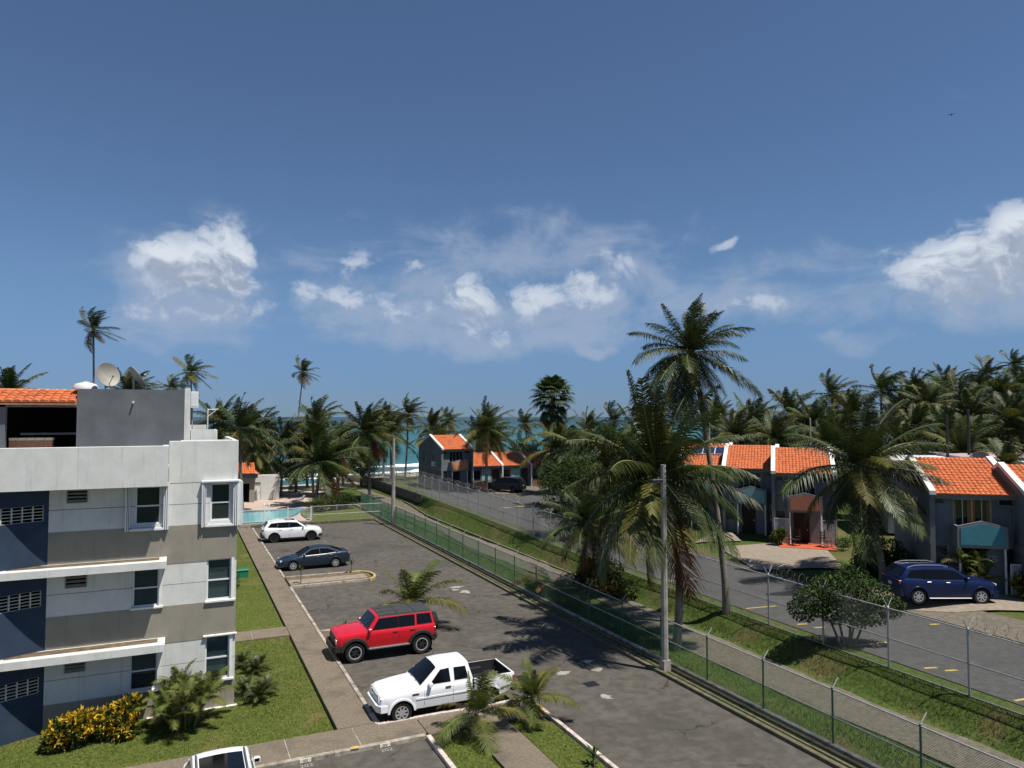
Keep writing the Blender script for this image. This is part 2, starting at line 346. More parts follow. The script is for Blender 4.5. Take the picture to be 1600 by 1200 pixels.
def sea_mat():
    m = bpy.data.materials.new('sea'); m.use_nodes = True; M['sea'] = m
    T = NT(m.node_tree); b = T.n['Principled BSDF']
    pos = T.new('ShaderNodeNewGeometry').outputs['Position']
    sep = T.new('ShaderNodeSeparateXYZ'); T.l.new(pos, sep.inputs[0])
    deep = T.ramp(sep.outputs[1], 180, 1500)        # sea floor falls away from the beach
    c = T.mix(deep, (.02, .115, .12, 1), (.008, .04, .07, 1))
    reef = T.ramp(T.noise(T.mapping(pos, (.3, 1, 1)), .012, 5, .6), .45, .65, 0, .6)
    c = T.mix(reef, c, (.008, .06, .075, 1))
    cap = T.ramp(T.noise(T.mapping(pos, (.25, 1, 1)), .11, 6, .7, .4), .66, .74, 0, .5)
    c = T.mix(cap, c, (.5, .55, .55, 1))
    T.l.new(c, b.inputs['Base Color']); b.inputs['Roughness'].default_value = .35; b.inputs['Specular IOR Level'].default_value = .3
    bp = T.new('ShaderNodeBump'); bp.inputs['Strength'].default_value = .8; bp.inputs['Distance'].default_value = .6
    T.l.new(T.noise(T.mapping(pos, (.4, 1, 1)), .25, 6, .6), bp.inputs['Height']); T.l.new(bp.outputs[0], b.inputs['Normal'])
sea_mat()
# ------------------------------------------------------------------ terrain
def sstep(a, b, x):
    t = cl((x - a) / (b - a)); return t * t * (3 - 2 * t)
def FX(Y): return 24.4 + .035 * cl(Y - 45, 0, 38)            # line of the upper chain-link fence
def ZT(Y): return 1.05 + .35 * sstep(20, 60, Y)              # level of the townhouse road
def gz(X, Y):
    b0 = 22.9 + (FX(Y) - .5 - 22.9) * sstep(66, 82, Y)       # toe of the grass bank
    if X <= 18.9: z = 0.
    elif X <= 20.9: z = .12 * (X - 18.9) / 2
    elif X <= b0: z = .12 + .16 * (X - 20.9) / (b0 - 20.9)
    elif X <= FX(Y) - .15: z = .28 + (ZT(Y) - .28) * sstep(b0, FX(Y) - .15, X) ** .85
    else: z = ZT(Y) + (1.4 - ZT(Y)) * sstep(31.5, 35, X)
    return z + (-3.0 - z) * sstep(108, 155, Y)
def grid_mesh(cols, rows, fn):
    vs = [fn(i, j) for j in range(len(rows)) for i in range(len(cols))]; n = len(cols)
    fs = [(j * n + i, j * n + i + 1, (j + 1) * n + i + 1, (j + 1) * n + i) for j in range(len(rows) - 1) for i in range(n - 1)]
    m = MB(); m.v = vs; m.f = fs; return m
xcols = [-1500, -600, -200, -80, -40, -20, -10, 0, 10, 17, 18.9, 19.4, 19.9, 20.4, 20.9] + [('b', k / 8) for k in range(9)] + [('f', k) for k in (-.15, .1, .6)] + [27, 29, 31.5, 32.5, 33.5, 35, 38, 45, 60, 80, 110, 160, 300, 700, 1500]
yrows = [-400, -100, -40, -15, 0, 5] + [6 + 1.5 * k for k in range(68)]
grow = random.Random(3)
def gfn(rows):
    def fn(i, j):
        Y = rows[j]; c = xcols[i]
        b0 = 22.9 + (FX(Y) - .5 - 22.9) * sstep(66, 82, Y)
        if isinstance(c, tuple): X = b0 + (FX(Y) - .15 - b0) * c[1] if c[0] == 'b' else FX(Y) + c[1]
        else: X = c
        z = gz(X, Y)
        if 19.2 < X < FX(Y) - .3: z += grow.uniform(-.04, .04)
        if X < 18.95: z -= .05
        elif X > 24: z -= .012
        return (X, Y, z)
    return fn
struct(grid_mesh(xcols, yrows, gfn(yrows)).build('ground', 'grass_bank', smooth=180))
brow = [yrows[-1] + k * 3 for k in range(20)]
struct(grid_mesh(xcols, brow, gfn(brow)).build('beach', 'sand', smooth=180))
s = MB(); yy = [128, 140, 155, 175, 200, 240, 300, 400, 600, 1000, 2000, 5000, 12000, 30000]; xx = [-30000, -8000, -2000, -600, -200, -60, 0, 60, 200, 600, 2000, 8000, 30000]
struct(grid_mesh(xx, yy, lambda i, j: (xx[i], yy[j], -1.9)).build('sea', 'sea'))
# breaking waves
def wave(y0, x0, x1, amp, seed, label):
    r = random.Random(seed); m = MB(); pts = []
    n = int((x1 - x0) / 1.6); off = [r.uniform(0, 6.28) for _ in range(4)]
    for i in range(n + 1):
        x = x0 + (x1 - x0) * i / n; yc = y0 + 2.2 * math.sin(x * .045 + off[0]) + 1.1 * math.sin(x * .13 + off[1]) + .4 * r.uniform(-1, 1)
        w = 1.6 + 1.2 * math.sin(x * .07 + off[2]) + r.uniform(-.4, .6); w = max(.3, w) * amp; h = (.35 + .3 * math.sin(x * .11 + off[3]) + r.uniform(-.1, .15)) * amp
        pts += [(x, yc - w, -1.89), (x, yc - w * .4, -1.9 + h * .7), (x, yc, -1.9 + max(.08, h)), (x, yc + w * .5, -1.89)]
    m.v = pts; m.f = [(i * 4 + k, (i + 1) * 4 + k, (i + 1) * 4 + k + 1, i * 4 + k + 1) for i in range(n) for k in range(3)]
    o = m.build('surf_foam', 'foam', smooth=180); stuff(o); tag(o, label, 'surf')
wave(146, -60, 240, 1.2, 1, 'white surf running up the sand behind the palms')
wave(156, -80, 260, 1.4, 2, 'white breaking wave nearest to the beach')
wave(176, -60, 200, 1.2, 4, 'white breaking wave farther out in the turquoise water')

def sheet(name, poly, z, material, thick=.0):
    m = MB()
    if thick: m.prism(poly, 'z', z - thick, z)
    else: m.add([(x, y, z) for x, y in poly], [tuple(range(len(poly)))])
    o = m.build(name, material)
    if thick: recalc(o)
    return struct(o)
# car park asphalt
sheet('car_park', [(6.2, 24.3), (11.7, 24.3), (11.7, 5), (17.95, 5), (17.95, 72.2), (6.2, 72.2)], 0., 'asphalt_lot')
sheet('car_park', [(-30, 4), (7.5, 4), (7.5, 23.1), (-30, 23.1)], .002, 'asphalt_lot')
# townhouse road, draped on the upper level
rp = []; rows = [2 + 3 * k for k in range(29)]
def road_w(Y): return 32.2 + 9 * sstep(52, 66, Y) + 6 * sstep(64, 78, Y)
m = MB()
for Y in rows:
    for k in range(9):
        X = FX(Y) + .75 + (road_w(Y) - FX(Y) - .75) * k / 8
        m.v.append((X, Y, max(gz(X, Y), ZT(Y)) + .02 + .03 * sstep(31, 36, X)))
m.f = [(j * 9 + k, j * 9 + k + 1, (j + 1) * 9 + k + 1, (j + 1) * 9 + k) for j in range(len(rows) - 1) for k in range(8)]
struct(m.build('road', 'asphalt_road', smooth=180))
def mark(poly, Z, material='paint_yellow', name='road_marking'): return sheet(name, poly, Z, material)
for Y in (8.9, 15.1, 21.4, 27.6, 33.8):
    mark([(25.3, Y), (27.0, Y - .25), (27.0, Y - .13), (25.3, Y + .12)], ZT(Y) + .032)
for (x, y) in ((29.0, 65.8), (30.8, 66.1), (32.3, 65.8)):
    mark([(x, y), (x + .95, y - .35), (x + 1.15, y + .1), (x + .2, y + .45)], 1.4 + .035)
for (x, y) in ((25.5, 24.6), (25.8, 23.9), (25.45, 18.4), (25.9, 17.9), (31.2, 29.2), (31.0, 22.1)):
    mark([(x, y), (x + .5, y - .15), (x + .55, y - .02), (x + .05, y + .13)], ZT(y) + .034)
sheet('drain_grate', [(28.1, 29.2), (29.6, 28.4), (30.3, 29.5), (28.8, 30.3)], 1.12, 'metal_black')
# gravel verge and driveways of the townhouses
def drape(name, poly, material, dz):
    import bmesh
    bm = bmesh.new(); bm.faces.new([bm.verts.new((x, y, 0)) for x, y in poly])
    for ax in (0, 1):
        lo, hi = min(p[ax] for p in poly), max(p[ax] for p in poly); k = lo + .6
        while k < hi:
            no = (1, 0, 0) if ax == 0 else (0, 1, 0); bmesh.ops.bisect_plane(bm, geom=bm.verts[:] + bm.edges[:] + bm.faces[:], plane_co=(k, k, 0), plane_no=no); k += .6
    for v in bm.verts: v.co.z = max(gz(v.co.x, v.co.y), ZT(v.co.y)) + .05 + dz
    me = bpy.data.meshes.new(name); bm.normal_update(); bm.to_mesh(me); bm.free(); me.materials.append(M[material]); return struct(link(name, me))
drape('verge', [(31.9, 10), (34.6, 10), (34.2, 22.0), (32.6, 25.2), (31.9, 26)], 'dirt_path', .012)
drape('driveway', [(31.7, 24.6), (33.3, 22.4), (36.8, 20.3), (39.5, 22.9), (36.2, 25.9), (33.6, 27.6)], 'concrete', .03)
drape('driveway', [(31.8, 33.8), (36.0, 31.0), (40.6, 36.6), (38.9, 39.4), (34.0, 39.8)], 'concrete', .03)
drape('driveway', [(33.8, 42.0), (37.2, 41.0), (39.4, 44.6), (38.6, 45.4)], 'concrete', .03)
drape('driveway', [(33.5, 77.5), (38.5, 74), (43.5, 80), (41, 84.5), (36, 84.5)], 'dirt_path', .02)
# dirt path in the lane
rr = random.Random(5); m = MB(); pr = [4 + 1.2 * k for k in range(82)]
for Y in pr:
    l = 20.95 + .35 * math.sin(Y * .21) + rr.uniform(-.1, .1) + .35 * sstep(24, 45, Y); r = 22.85 + .25 * math.sin(Y * .16 + 1) + rr.uniform(-.1, .1)
    l += .9 * sstep(70, 84, Y); r += 1.2 * sstep(68, 84, Y)
    for k in range(6):
        X = l + (r - l) * k / 5; m.v.append((X, Y, gz(X, Y) + .045))
m.f = [(j * 6 + k, j * 6 + k + 1, (j + 1) * 6 + k + 1, (j + 1) * 6 + k) for j in range(len(pr) - 1) for k in range(5)]
struct(m.build('path', 'dirt_path', smooth=180))
m = MB()
for Y in range(40, 84): m.box(22.95 + 1.3 * sstep(68, 84, Y), 23.12 + 1.3 * sstep(68, 84, Y), Y + .02, Y + .98, .1, .44)
struct(m.build('drain_edge', 'kerb_moss'))

# ------------------------------------------------------------------ lawns, walks, kerbs
LAWNS = [(-14, 4.82, 24.68, 35.95), (-14, 4.82, 37.55, 70.5), (7.62, 8.84, 6, 22.85), (10.4, 11.72, 6, 22.85), (11.9, 18.6, 73.2, 84)]
for (x0, x1, y0, y1) in LAWNS:
    struct(MB().bbox(x0, x1, y0, y1, -.2, .085, .02).build('lawn', 'grass'))
def paving(name, x0, x1, y0, y1, nx, ny, z=.12, seed=1, material='walk'):
    root = struct(MB().box(x0 + .02, x1 - .02, y0 + .02, y1 - .02, -.15, z - .009).build(name, 'kerb'))
    r = random.Random(seed); sx = (x1 - x0) / nx; sy = (y1 - y0) / ny
    me = MB().bbox(-sx / 2 + .012, sx / 2 - .012, -sy / 2 + .012, sy / 2 - .012, -.1, 0, .008).mesh('paving_panel', material)
    for i in range(nx):
        for j in range(ny):
            link('paving_panel', me, root, (x0 + sx * (i + .5), y0 + sy * (j + .5), z + r.uniform(-.006, .008)), (r.uniform(-.003, .003), r.uniform(-.003, .003), 0))
    return root
paving('sidewalk', 4.9, 6.16, 24.6, 71.6, 1, 24, seed=2)
paving('sidewalk', -12, 7.55, 23.1, 24.6, 9, 1, seed=3)
paving('sidewalk', 7.55, 11.55, 22.95, 24.3, 2, 1, seed=4)
paving('sidewalk', 1.6, 4.9, 36.0, 37.5, 2, 1, seed=5)
paving('sidewalk', 8.88, 10.36, 6, 22.93, 1, 8, seed=6)
def kerb(name, pts, w, h, material, seg=3.0, z=0.):
    m = MB(); r = random.Random(len(pts) + int(w * 100)); root = None
    for a, b in zip(pts[:-1], pts[1:]):
        a = Vector((a[0], a[1], 0)); b = Vector((b[0], b[1], 0)); L = (b - a).length; n = max(1, round(L / seg)); d = (b - a) / n
        t = d.normalized(); q = Vector((-t.y, t.x, 0)) * w / 2
        for k in range(n):
            p0 = a + d * k + t * .008; p1 = a + d * (k + 1) - t * .004; hh = h + r.uniform(-.008, .008); i = q.normalized() * .015
            vs = [p0 - q, p1 - q, p1 + q, p0 + q]; o = len(m.v)
            m.v += [(p.x, p.y, z - .15) for p in vs] + [(p.x, p.y, z + hh - .015) for p in vs]
            m.v += [tuple(p) for p in [(*(p0 - q + i).xy, z + hh), (*(p1 - q + i).xy, z + hh), (*(p1 + q - i).xy, z + hh), (*(p0 + q - i).xy, z + hh)]]
            m.f += [(o + 8, o + 9, o + 10, o + 11)]
            for R in (0, 4):
                for j in range(4): m.f.append((o + R + j, o + R + (j + 1) % 4, o + R + 4 + (j + 1) % 4, o + R + 4 + j))
    return struct(m.build(name, material))
kerb('kerb', [(6.24, 24.6), (6.24, 46.0)], .15, .135, 'kerb'); kerb('kerb', [(6.24, 48.95), (6.24, 71.8)], .15, .135, 'kerb')
kerb('kerb', [(6.24, 24.42), (6.24, 25.4)], .17, .142, 'kerb_white'); kerb('kerb', [(6.2, 24.42), (11.1, 24.42)], .13, .142, 'kerb_white')
kerb('kerb', [(11.1, 24.42), (11.45, 24.36), (11.72, 24.15), (11.85, 23.8), (11.87, 23.0)], .14, .15, 'kerb_yellow', 1.0)
kerb('kerb', [(11.87, 23.0), (11.87, 5)], .15, .145, 'kerb_white'); kerb('kerb', [(7.52, 22.9), (7.52, 5)], .16, .145, 'kerb_white')
kerb('kerb', [(-25, 23.02), (7.45, 23.02)], .17, .13, 'kerb')
isl = [(6.32, 48.9), (10.9, 48.75)]; tip = [(10.9 + .85 * math.sin(a), 47.45 + 1.3 * math.cos(a)) for a in [math.radians(15 + 18.75 * k) for k in range(9)]]
kerb('kerb', isl, .15, .15, 'kerb'); kerb('kerb', [(10.3, 48.76)] + tip, .16, .158, 'kerb_yellow', 1.); kerb('kerb', [tip[-1], (6.32, 46.1)], .15, .15, 'kerb')
sheet('planting_bed', [(6.3, 46.15), (10.9, 46.3), (11.5, 47), (11.5, 48), (10.9, 48.6), (6.3, 48.8)], .1, 'soil', .2)
struct(MB().bbox(6.33, 11.2, 46.75, 47.9, 0, .112, .02).build('island_slab', 'concrete'))
# second planted island hidden behind the red car
kerb('kerb', [(6.32, 36.0), (11.4, 36.0)], .15, .15, 'kerb'); kerb('kerb', [(11.4, 36.0), (11.7, 35.4), (11.4, 34.6)], .15, .15, 'kerb_yellow', 1.); kerb('kerb', [(11.4, 34.6), (6.32, 34.6)], .15, .15, 'kerb')
sheet('planting_bed', [(6.3, 34.65), (11.35, 34.65), (11.6, 35.4), (11.35, 35.95), (6.3, 35.95)], .1, 'soil', .2)
# mossy stepped gutter below the lower fence
kerb('kerb', [(18.02, 5), (18.02, 72.2)], .16, .13, 'kerb_moss'); kerb('gutter_rib', [(18.33, 5), (18.33, 84)], .11, .1, 'kerb_moss'); kerb('gutter_rib', [(18.6, 5), (18.6, 84)], .1, .13, 'kerb_moss')
kerb('gutter_rib', [(18.93, 5), (18.93, 86)], .14, .16, 'kerb', 3)
struct(MB().box(18.1, 18.9, 5, 84, -.1, .05).build('gutter_bed', 'grass_bank'))
# lot end wall
struct(MB().bbox(6.2, 18.0, 72.2, 72.42, -.1, .28, .02).build('kerb', 'kerb_moss'))
# worn paint and patches on the car park
def blot(x, y, rx, ry, material, seed, z=.006, name='pavement_patch'):
    r = random.Random(seed); n = 18
    return sheet(name, [(x + rx * math.cos(a) * r.uniform(.3, 1.15), y + ry * math.sin(a) * r.uniform(.55, 1.15)) for a in [2 * math.pi * k / n for k in range(n)]], z, material)
for k, (x, y, rx, ry) in enumerate([(15.6, 42.2, .5, .28), (15.7, 40.9, .38, .5), (15.3, 41.6, .25, .2), (14.4, 26.4, .36, .26), (14.7, 23.5, .24, .3), (15.9, 26.1, .3, .25), (16.1, 27.2, .35, .18)]):
    blot(x, y, rx, ry, 'paint_white', 20 + k)
sheet('drain_grate', [(14.55, 24.6), (15.1, 24.6), (15.1, 25.1), (14.55, 25.1)], .007, 'metal_black')
def text(body, size, loc, rot, material, parent, name='number'):
    cu = bpy.data.curves.new(name, 'FONT'); cu.body = body; cu.size = size; cu.align_x = 'CENTER'; cu.align_y = 'CENTER'; cu.extrude = .001
    t = bpy.data.objects.new(name, cu); dg = bpy.context.evaluated_depsgraph_get(); COL.objects.link(t)
    me = bpy.data.meshes.new_from_object(t.evaluated_get(bpy.context.evaluated_depsgraph_get())); bpy.data.objects.remove(t)
    me.materials.clear(); me.materials.append(M[material]); return link(name, me, parent, loc, rot)
for (x, s_) in ((3.62, '202'), (6.08, '202')):
    p = MB().box(-.17, .17, -.01, .012, .0, .11).build('parking_number_plate', 'number_white'); p.location = (x, 22.918, .015)
    tag(p, 'small white bay number plate on the kerb ' + ('beside the orange kerb mark' if x < 4 else 'nearest the young palms'), 'number plate')
    text(s_, .1, (0, -.014, .055), (math.radians(90), 0, 0), 'number_ink', p)
    struct(text(s_, .27, (x, 22.7, .008), (0, 0, 0), 'paint_white', None, 'bay_number'))
mark([(5.0, 22.91), (5.25, 22.91), (5.25, 23.08), (5.0, 23.08)], .141, 'paint_yellow', 'kerb_mark')

# retaining wall under the upper fence
w = thing('retaining_wall', 'low dark stained concrete retaining wall below the far end of the upper fence', 'wall')
for k in range(10):
    Y = 80 + 3.05 * k; m = MB(); a, b = FX(Y) - .42, FX(Y + 3.05) - .42
    m.add([(a, Y, -.3), (a + .22, Y, -.3), (a + .22, Y, ZT(Y) + .12), (a, Y, ZT(Y) + .12), (b, Y + 3.04, -.3), (b + .22, Y + 3.04, -.3), (b + .22, Y + 3.04, ZT(Y) + .12), (b, Y + 3.04, ZT(Y) + .12)],
          [(0, 1, 2, 3), (7, 6, 5, 4), (0, 3, 7, 4), (1, 5, 6, 2), (3, 2, 6, 7), (0, 4, 5, 1)])
    recalc(m.build('wall_panel', 'old_wall', w))

# ------------------------------------------------------------------ chain-link fences
def link_panel(name, L, h, sp, r, material):
    m = MB()
    for sgn in (1, -1):
        k = -h
        while k < L:
            x0, z0, x1, z1 = k, 0., k + h, h
            if x0 < 0: z0 -= x0; x0 = 0.
            if x1 > L: z1 -= x1 - L; x1 = L
            if z1 - z0 > .02:
                if sgn < 0: x0, x1 = L - x0, L - x1
                m.tube([(x0, sgn * r, z0), (x1, sgn * r, z1)], r, 3, False)
            k += sp
    return m.mesh(name, material)
def fence(label, pts, zf, h, post_r, mats, sp, wire_r, arms, coil=False, mid=True):
    root = thing('chain_link_fence', label, 'fence', (pts[0][0], pts[0][1], zf(*pts[0])))
    o0 = Vector(root.location); L0 = (Vector(pts[1]) - Vector(pts[0])).length
    pm = MB().tube([(0, 0, -.3), (0, 0, h)], post_r, 8).mesh('post', mats[0], 40); cap = MB().lathe([(post_r * 1.25, h - .03), (post_r * 1.25, h + .02), (0, h + .06)], 8).mesh('post_cap', mats[0])
    am = MB()
    if arms == 2: am.tube([(0, 0, h), (-.24, 0, h + .36)], .018, 5).tube([(0, 0, h), (.24, 0, h + .36)], .018, 5)
    if arms == 1: am.tube([(0, 0, h), (.26, 0, h + .3)], .018, 5)
    am = am.mesh('barbed_wire_arm', mats[1]) if arms else None
    panel = link_panel('mesh_panel', L0, h - .08, sp, wire_r, mats[2])
    tr = MB().tube([(0, 0, 0), (L0, 0, 0)], .024, 6).mesh('rail', mats[1], 60)
    cm = None
    if coil:
        m = MB(); n = 9; q = random.Random(2); P = []
        for k in range(n * 12 + 1):
            a = k / 12 * 2 * math.pi; R_ = .21 + .05 * math.sin(k * .21)
            P.append((L0 * k / (n * 12), R_ * math.cos(a), R_ * math.sin(a) + .2 + .03 * math.sin(k * .13)))
        m.tube(P, .007, 3, False); cm = m.mesh('razor_wire_coil', 'rust_wire')
    for i, p in enumerate(pts):
        q = Vector((p[0], p[1], zf(*p))) - o0
        link('post', pm, root, q); link('post_cap', cap, root, q)
        if am: link('barbed_wire_arm', am, root, q)
        if i + 1 < len(pts):
            q2 = Vector((pts[i + 1][0], pts[i + 1][1], zf(*pts[i + 1]))) - o0; d = q2 - q
            rot = (0, -math.atan2(d.z, d.xy.length), math.atan2(d.y, d.x)); sc = (d.length / L0, 1, 1)
            link('mesh_panel', panel, root, q + Vector((0, 0, .05)), rot, sc)
            for zz in ((h - .03, h * .5, .06) if mid else (h - .03,)): link('rail', tr, root, q + Vector((0, 0, zz)), rot, sc)
            if cm and coil(i): link('razor_wire_coil', cm, root, q + Vector((0, 0, h)), rot, sc)
    return root
fence('long green chain-link fence with slanted post arms beside the car park', [(18.95, 4.9 + 3.0 * k) for k in range(27)], lambda x, y: .1, 1.78, .033,
      ('steel_green', 'galv', 'wire_green'), .066, .004, 1)
F2 = [(FX(y), y) for y in [6.91 + 3.05 * k for k in range(34)]]
fence('long grey chain-link fence topped with coiled razor wire along the townhouse road', F2, lambda x, y: ZT(y) - .05, 2.3, .04, ('galv', 'galv', 'wire_galv'), .075, .0028, 2,
      coil=lambda i: i not in (3, 6, 12, 13))
fence('short chain-link fence closing the far end of the car park', [(11.9 + 2.35 * k, 72.9 + .0 * k) for k in range(4)], lambda x, y: .0, 1.7, .035, ('galv', 'galv', 'wire_galv'), .075, .0028, 0)
# ------------------------------------------------------------------ apartment block on the left
def holes_wall(m, x0, x1, z0, z1, y, t, holes):          # wall facing -Y with rectangular openings
    xs = sorted({x0, x1, *[h[0] for h in holes], *[h[1] for h in holes]}); zs = sorted({z0, z1, *[h[2] for h in holes], *[h[3] for h in holes]})
    xs = [x for x in xs if x0 <= x <= x1]; zs = [z for z in zs if z0 <= z <= z1]
    solid = lambda i, j: 0 <= i < len(xs) - 1 and 0 <= j < len(zs) - 1 and not any(h[0] <= (xs[i] + xs[i + 1]) / 2 <= h[1] and h[2] <= (zs[j] + zs[j + 1]) / 2 <= h[3] for h in holes)
    for i in range(len(xs) - 1):
        for j in range(len(zs) - 1):
            if not solid(i, j): continue
            a, b, c, d = xs[i], xs[i + 1], zs[j], zs[j + 1]
            m.add([(a, y, c), (b, y, c), (b, y, d), (a, y, d)], [(0, 1, 2, 3)]); m.add([(a, y + t, c), (b, y + t, c), (b, y + t, d), (a, y + t, d)], [(3, 2, 1, 0)])
            if not solid(i - 1, j): m.add([(a, y, c), (a, y, d), (a, y + t, d), (a, y + t, c)], [(0, 1, 2, 3)])
            if not solid(i + 1, j): m.add([(b, y, c), (b, y + t, c), (b, y + t, d), (b, y, d)], [(0, 1, 2, 3)])
            if not solid(i, j - 1): m.add([(a, y, c), (a, y + t, c), (b, y + t, c), (b, y, c)], [(0, 1, 2, 3)])
            if not solid(i, j + 1): m.add([(a, y, d), (b, y, d), (b, y + t, d), (a, y + t, d)], [(0, 1, 2, 3)])
    return m
def glass_mat():
    m = bpy.data.materials.new('window_glass'); m.use_nodes = True; M['window_glass'] = m
    T = NT(m.node_tree); b = T.n['Principled BSDF']; b.inputs['Base Color'].default_value = (.06, .088, .092, 1); b.inputs['Roughness'].default_value = .05
    tr = T.new('ShaderNodeBsdfTransparent'); tr.inputs[0].default_value = (.66, .74, .74, 1); mx = T.new('ShaderNodeMixShader'); mx.inputs[0].default_value = .7
    T.l.new(b.outputs[0], mx.inputs[1]); T.l.new(tr.outputs[0], mx.inputs[2]); T.l.new(mx.outputs[0], T.n['Material Output'].inputs[0])
glass_mat()
bld = thing('apartment_building', 'white and beige three storey apartment block with navy curved stair wall and roof terrace', 'building', (0, 28.35, 0))
YW = 0.     # wall plane, local
def bp(name, m, mt, parent=None, smooth=None): return m.build(name, mt, parent or bld, smooth)
WIN = [(1.02, 1.69, 6.74, 8.08, 'box', 0), (-1.4, -.6, 6.74, 8.06, 'box', 0), (.94, 1.76, 3.9, 5.36, 'flush', 1), (-1.42, -.6, 3.9, 5.22, 'flush', 1), (.93, 1.74, 1.09, 2.62, 'flush', 1), (-1.45, -.6, 1.06, 2.4, 'flush', 2)]
VENT = [(-3.46, -2.83, 7.58, 8.02), (-3.44, -2.79, 4.75, 5.22), (-3.4, -2.77, 1.95, 2.36)]
HOL = [(w[0], w[1], w[2], w[3]) for w in WIN] + VENT
X0, X1 = -3.95, 1.93
bands = [('beige', 0, 1.0), ('white', 1.0, 2.56), ('beige', 2.56, 3.85), ('white', 3.85, 5.31), ('beige', 5.31, 6.64), ('white', 6.64, 8.12)]
for kind, z0, z1 in bands:
    if kind == 'white':
        zm = z0 + (z1 - z0) * .5
        for a, b in ((z0, zm - .009), (zm + .009, z1)):
            cuts = sorted(h for h in HOL if h[2] <= a + .001 and h[3] >= b - .001); x_ = X0
            for h in cuts + [(X1, X1)]:
                bp('wall_band', holes_wall(MB(), x_, h[0], a, b, .0, .2, [g for g in HOL if g[3] > a and g[2] < b and g[0] > x_ and g[1] < h[0]]), 'stucco_white'); x_ = h[1]
    else:
        bp('wall_band', holes_wall(MB(), X0, X1, z0, z1, -.012, .212, [h for h in HOL if h[3] > z0 + .001 and h[2] < z1 - .001]), 'stucco_beige')
bp('wall_core', holes_wall(MB(), X0, X1 - .01, 0, 8.1, .195, .05, HOL), 'stucco_shade')
bp('side_wall', MB().box(1.72, 1.925, .25, 17, 0, 8.1), 'stucco_white')
bp('rear_wall', MB().box(-14, 1.9, 16.8, 17, 0, 8.1), 'stucco_white'); bp('side_wall', MB().box(-14, -13.8, 0, 16.8, 0, 8.1), 'stucco_white')
bp('plinth', MB().bbox(-.9, 2.02, -.12, .02, -.1, .1, .01), 'white_trim'); bp('plinth', MB().bbox(-3.95, -.92, -.1, .02, -.1, .075, .01), 'white_trim')
bp('roof_slab', MB().box(-13.9, 1.88, .05, 16.9, 8.25, 8.7), 'stucco_shade')
# parapets: left part overhangs the facade, right part is flush with it
bp('parapet', MB().bbox(-14, -3.05, -.9, -.72, 8.12, 9.5, .012), 'stucco_white'); bp('parapet', MB().bbox(-3.046, -.38, -.9, -.72, 8.12, 9.502, .012), 'stucco_white')
bp('parapet_soffit', MB().box(-13.9, -.4, -.72, .2, 8.122, 8.28), 'stucco_shade')
bp('parapet_return', MB().box(-.56, -.381, -.715, .0, 8.13, 9.5), 'stucco_white')
bp('parapet', MB().bbox(-.37, 1.935, .0, .17, 8.14, 9.63, .012), 'stucco_white')
bp('parapet', MB().bbox(1.77, 1.933, .175, 6.0, 8.14, 9.628, .012), 'stucco_white'); bp('parapet', MB().bbox(.0, 1.76, 1.9, 2.05, 8.7, 9.6, .012), 'stucco_white')
# canopies between the floors
for zb, zt in ((5.33, 5.58), (2.53, 2.79)):
    c = bp('canopy', MB().bbox(-14, -.37, -.9, -.02, zb, zt, .012), 'stucco_white')
    bp('dirt_film', MB().box(-5.0, -.6, -.6, -.12, zt, zt + .006), 'soil', c)
# curved navy stair wall with ventilation blocks
arc = [(-3.95, 0.0)]; step = .3
for a_ in (201, 203.6, 206.2, 208.8, 211.4, 214, 210, 202, 192, 180, 168, 158, 150, 147, 146, 146, 146, 146):
    arc.append((arc[-1][0] + step * math.cos(math.radians(a_)), arc[-1][1] + step * math.sin(math.radians(a_))))
bp('wall_band', MB().box(-13.8, arc[-1][0] + .1, .0, .2, 0, 8.12), 'stucco_white')
arc = [(x, y + .0) for x, y in arc]
for z0, z1 in ((0, 2.53), (2.79, 5.33), (5.58, 8.12)):
    va, vb = z1 - 1.08, z1 - .56; m = MB(); n = len(arc)
    def strip(a, b):
        for i in range(n - 1):
            (xa, ya), (xb, yb) = arc[i], arc[i + 1]
            m.add([(xa, ya, a), (xb, yb, a), (xb, yb, b), (xa, ya, b)], [(3, 2, 1, 0)]); m.add([(xa, ya + .15, a), (xb, yb + .15, a), (xb, yb + .15, b), (xa, ya + .15, b)], [(0, 1, 2, 3)])
            m.add([(xa, ya, b), (xb, yb, b), (xb, yb + .15, b), (xa, ya + .15, b)], [(0, 1, 2, 3)])
    strip(z0, va); strip(vb, z1)
    (xa, ya), (xb, yb) = arc[0], arc[1]; f = .5; xm, ym = xa + (xb - xa) * f, ya + (yb - ya) * f
    m.add([(xa, ya, va), (xm, ym, va), (xm, ym, vb), (xa, ya, vb)], [(3, 2, 1, 0)]); m.add([(xm, ym, va), (xm, ym + .15, va), (xm, ym + .15, vb), (xm, ym, vb)], [(0, 1, 2, 3)])
    wall = bp('stair_wall', m, 'stucco_navy')
    bm_ = MB(); bw, bh, t = .3, (vb - va) / 5, .013
    bm_.box(0, bw, 0, .1, 0, t * .6).box(0, bw, 0, .1, bh - t * .6, bh).box(0, t, 0, .1, t * .6, bh - t * .6).box(bw - t, bw, 0, .1, t * .6, bh - t * .6)
    me = bm_.mesh('ventilation_block', 'vent_block')
    for i in range(8):
        fa = i + .5; k0 = int(fa); (xa, ya), (xb, yb) = arc[k0], arc[k0 + 1]; (xc, yc) = arc[k0 + 2]
        p0 = (xa + xb) / 2, (ya + yb) / 2; p1 = (xb + xc) / 2, (yb + yc) / 2
        a = math.atan2(p0[1] - p1[1], p0[0] - p1[0])
        for j in range(5): link('ventilation_block', me, wall, (p1[0], p1[1] + .012, va + bh * j), (0, 0, a))
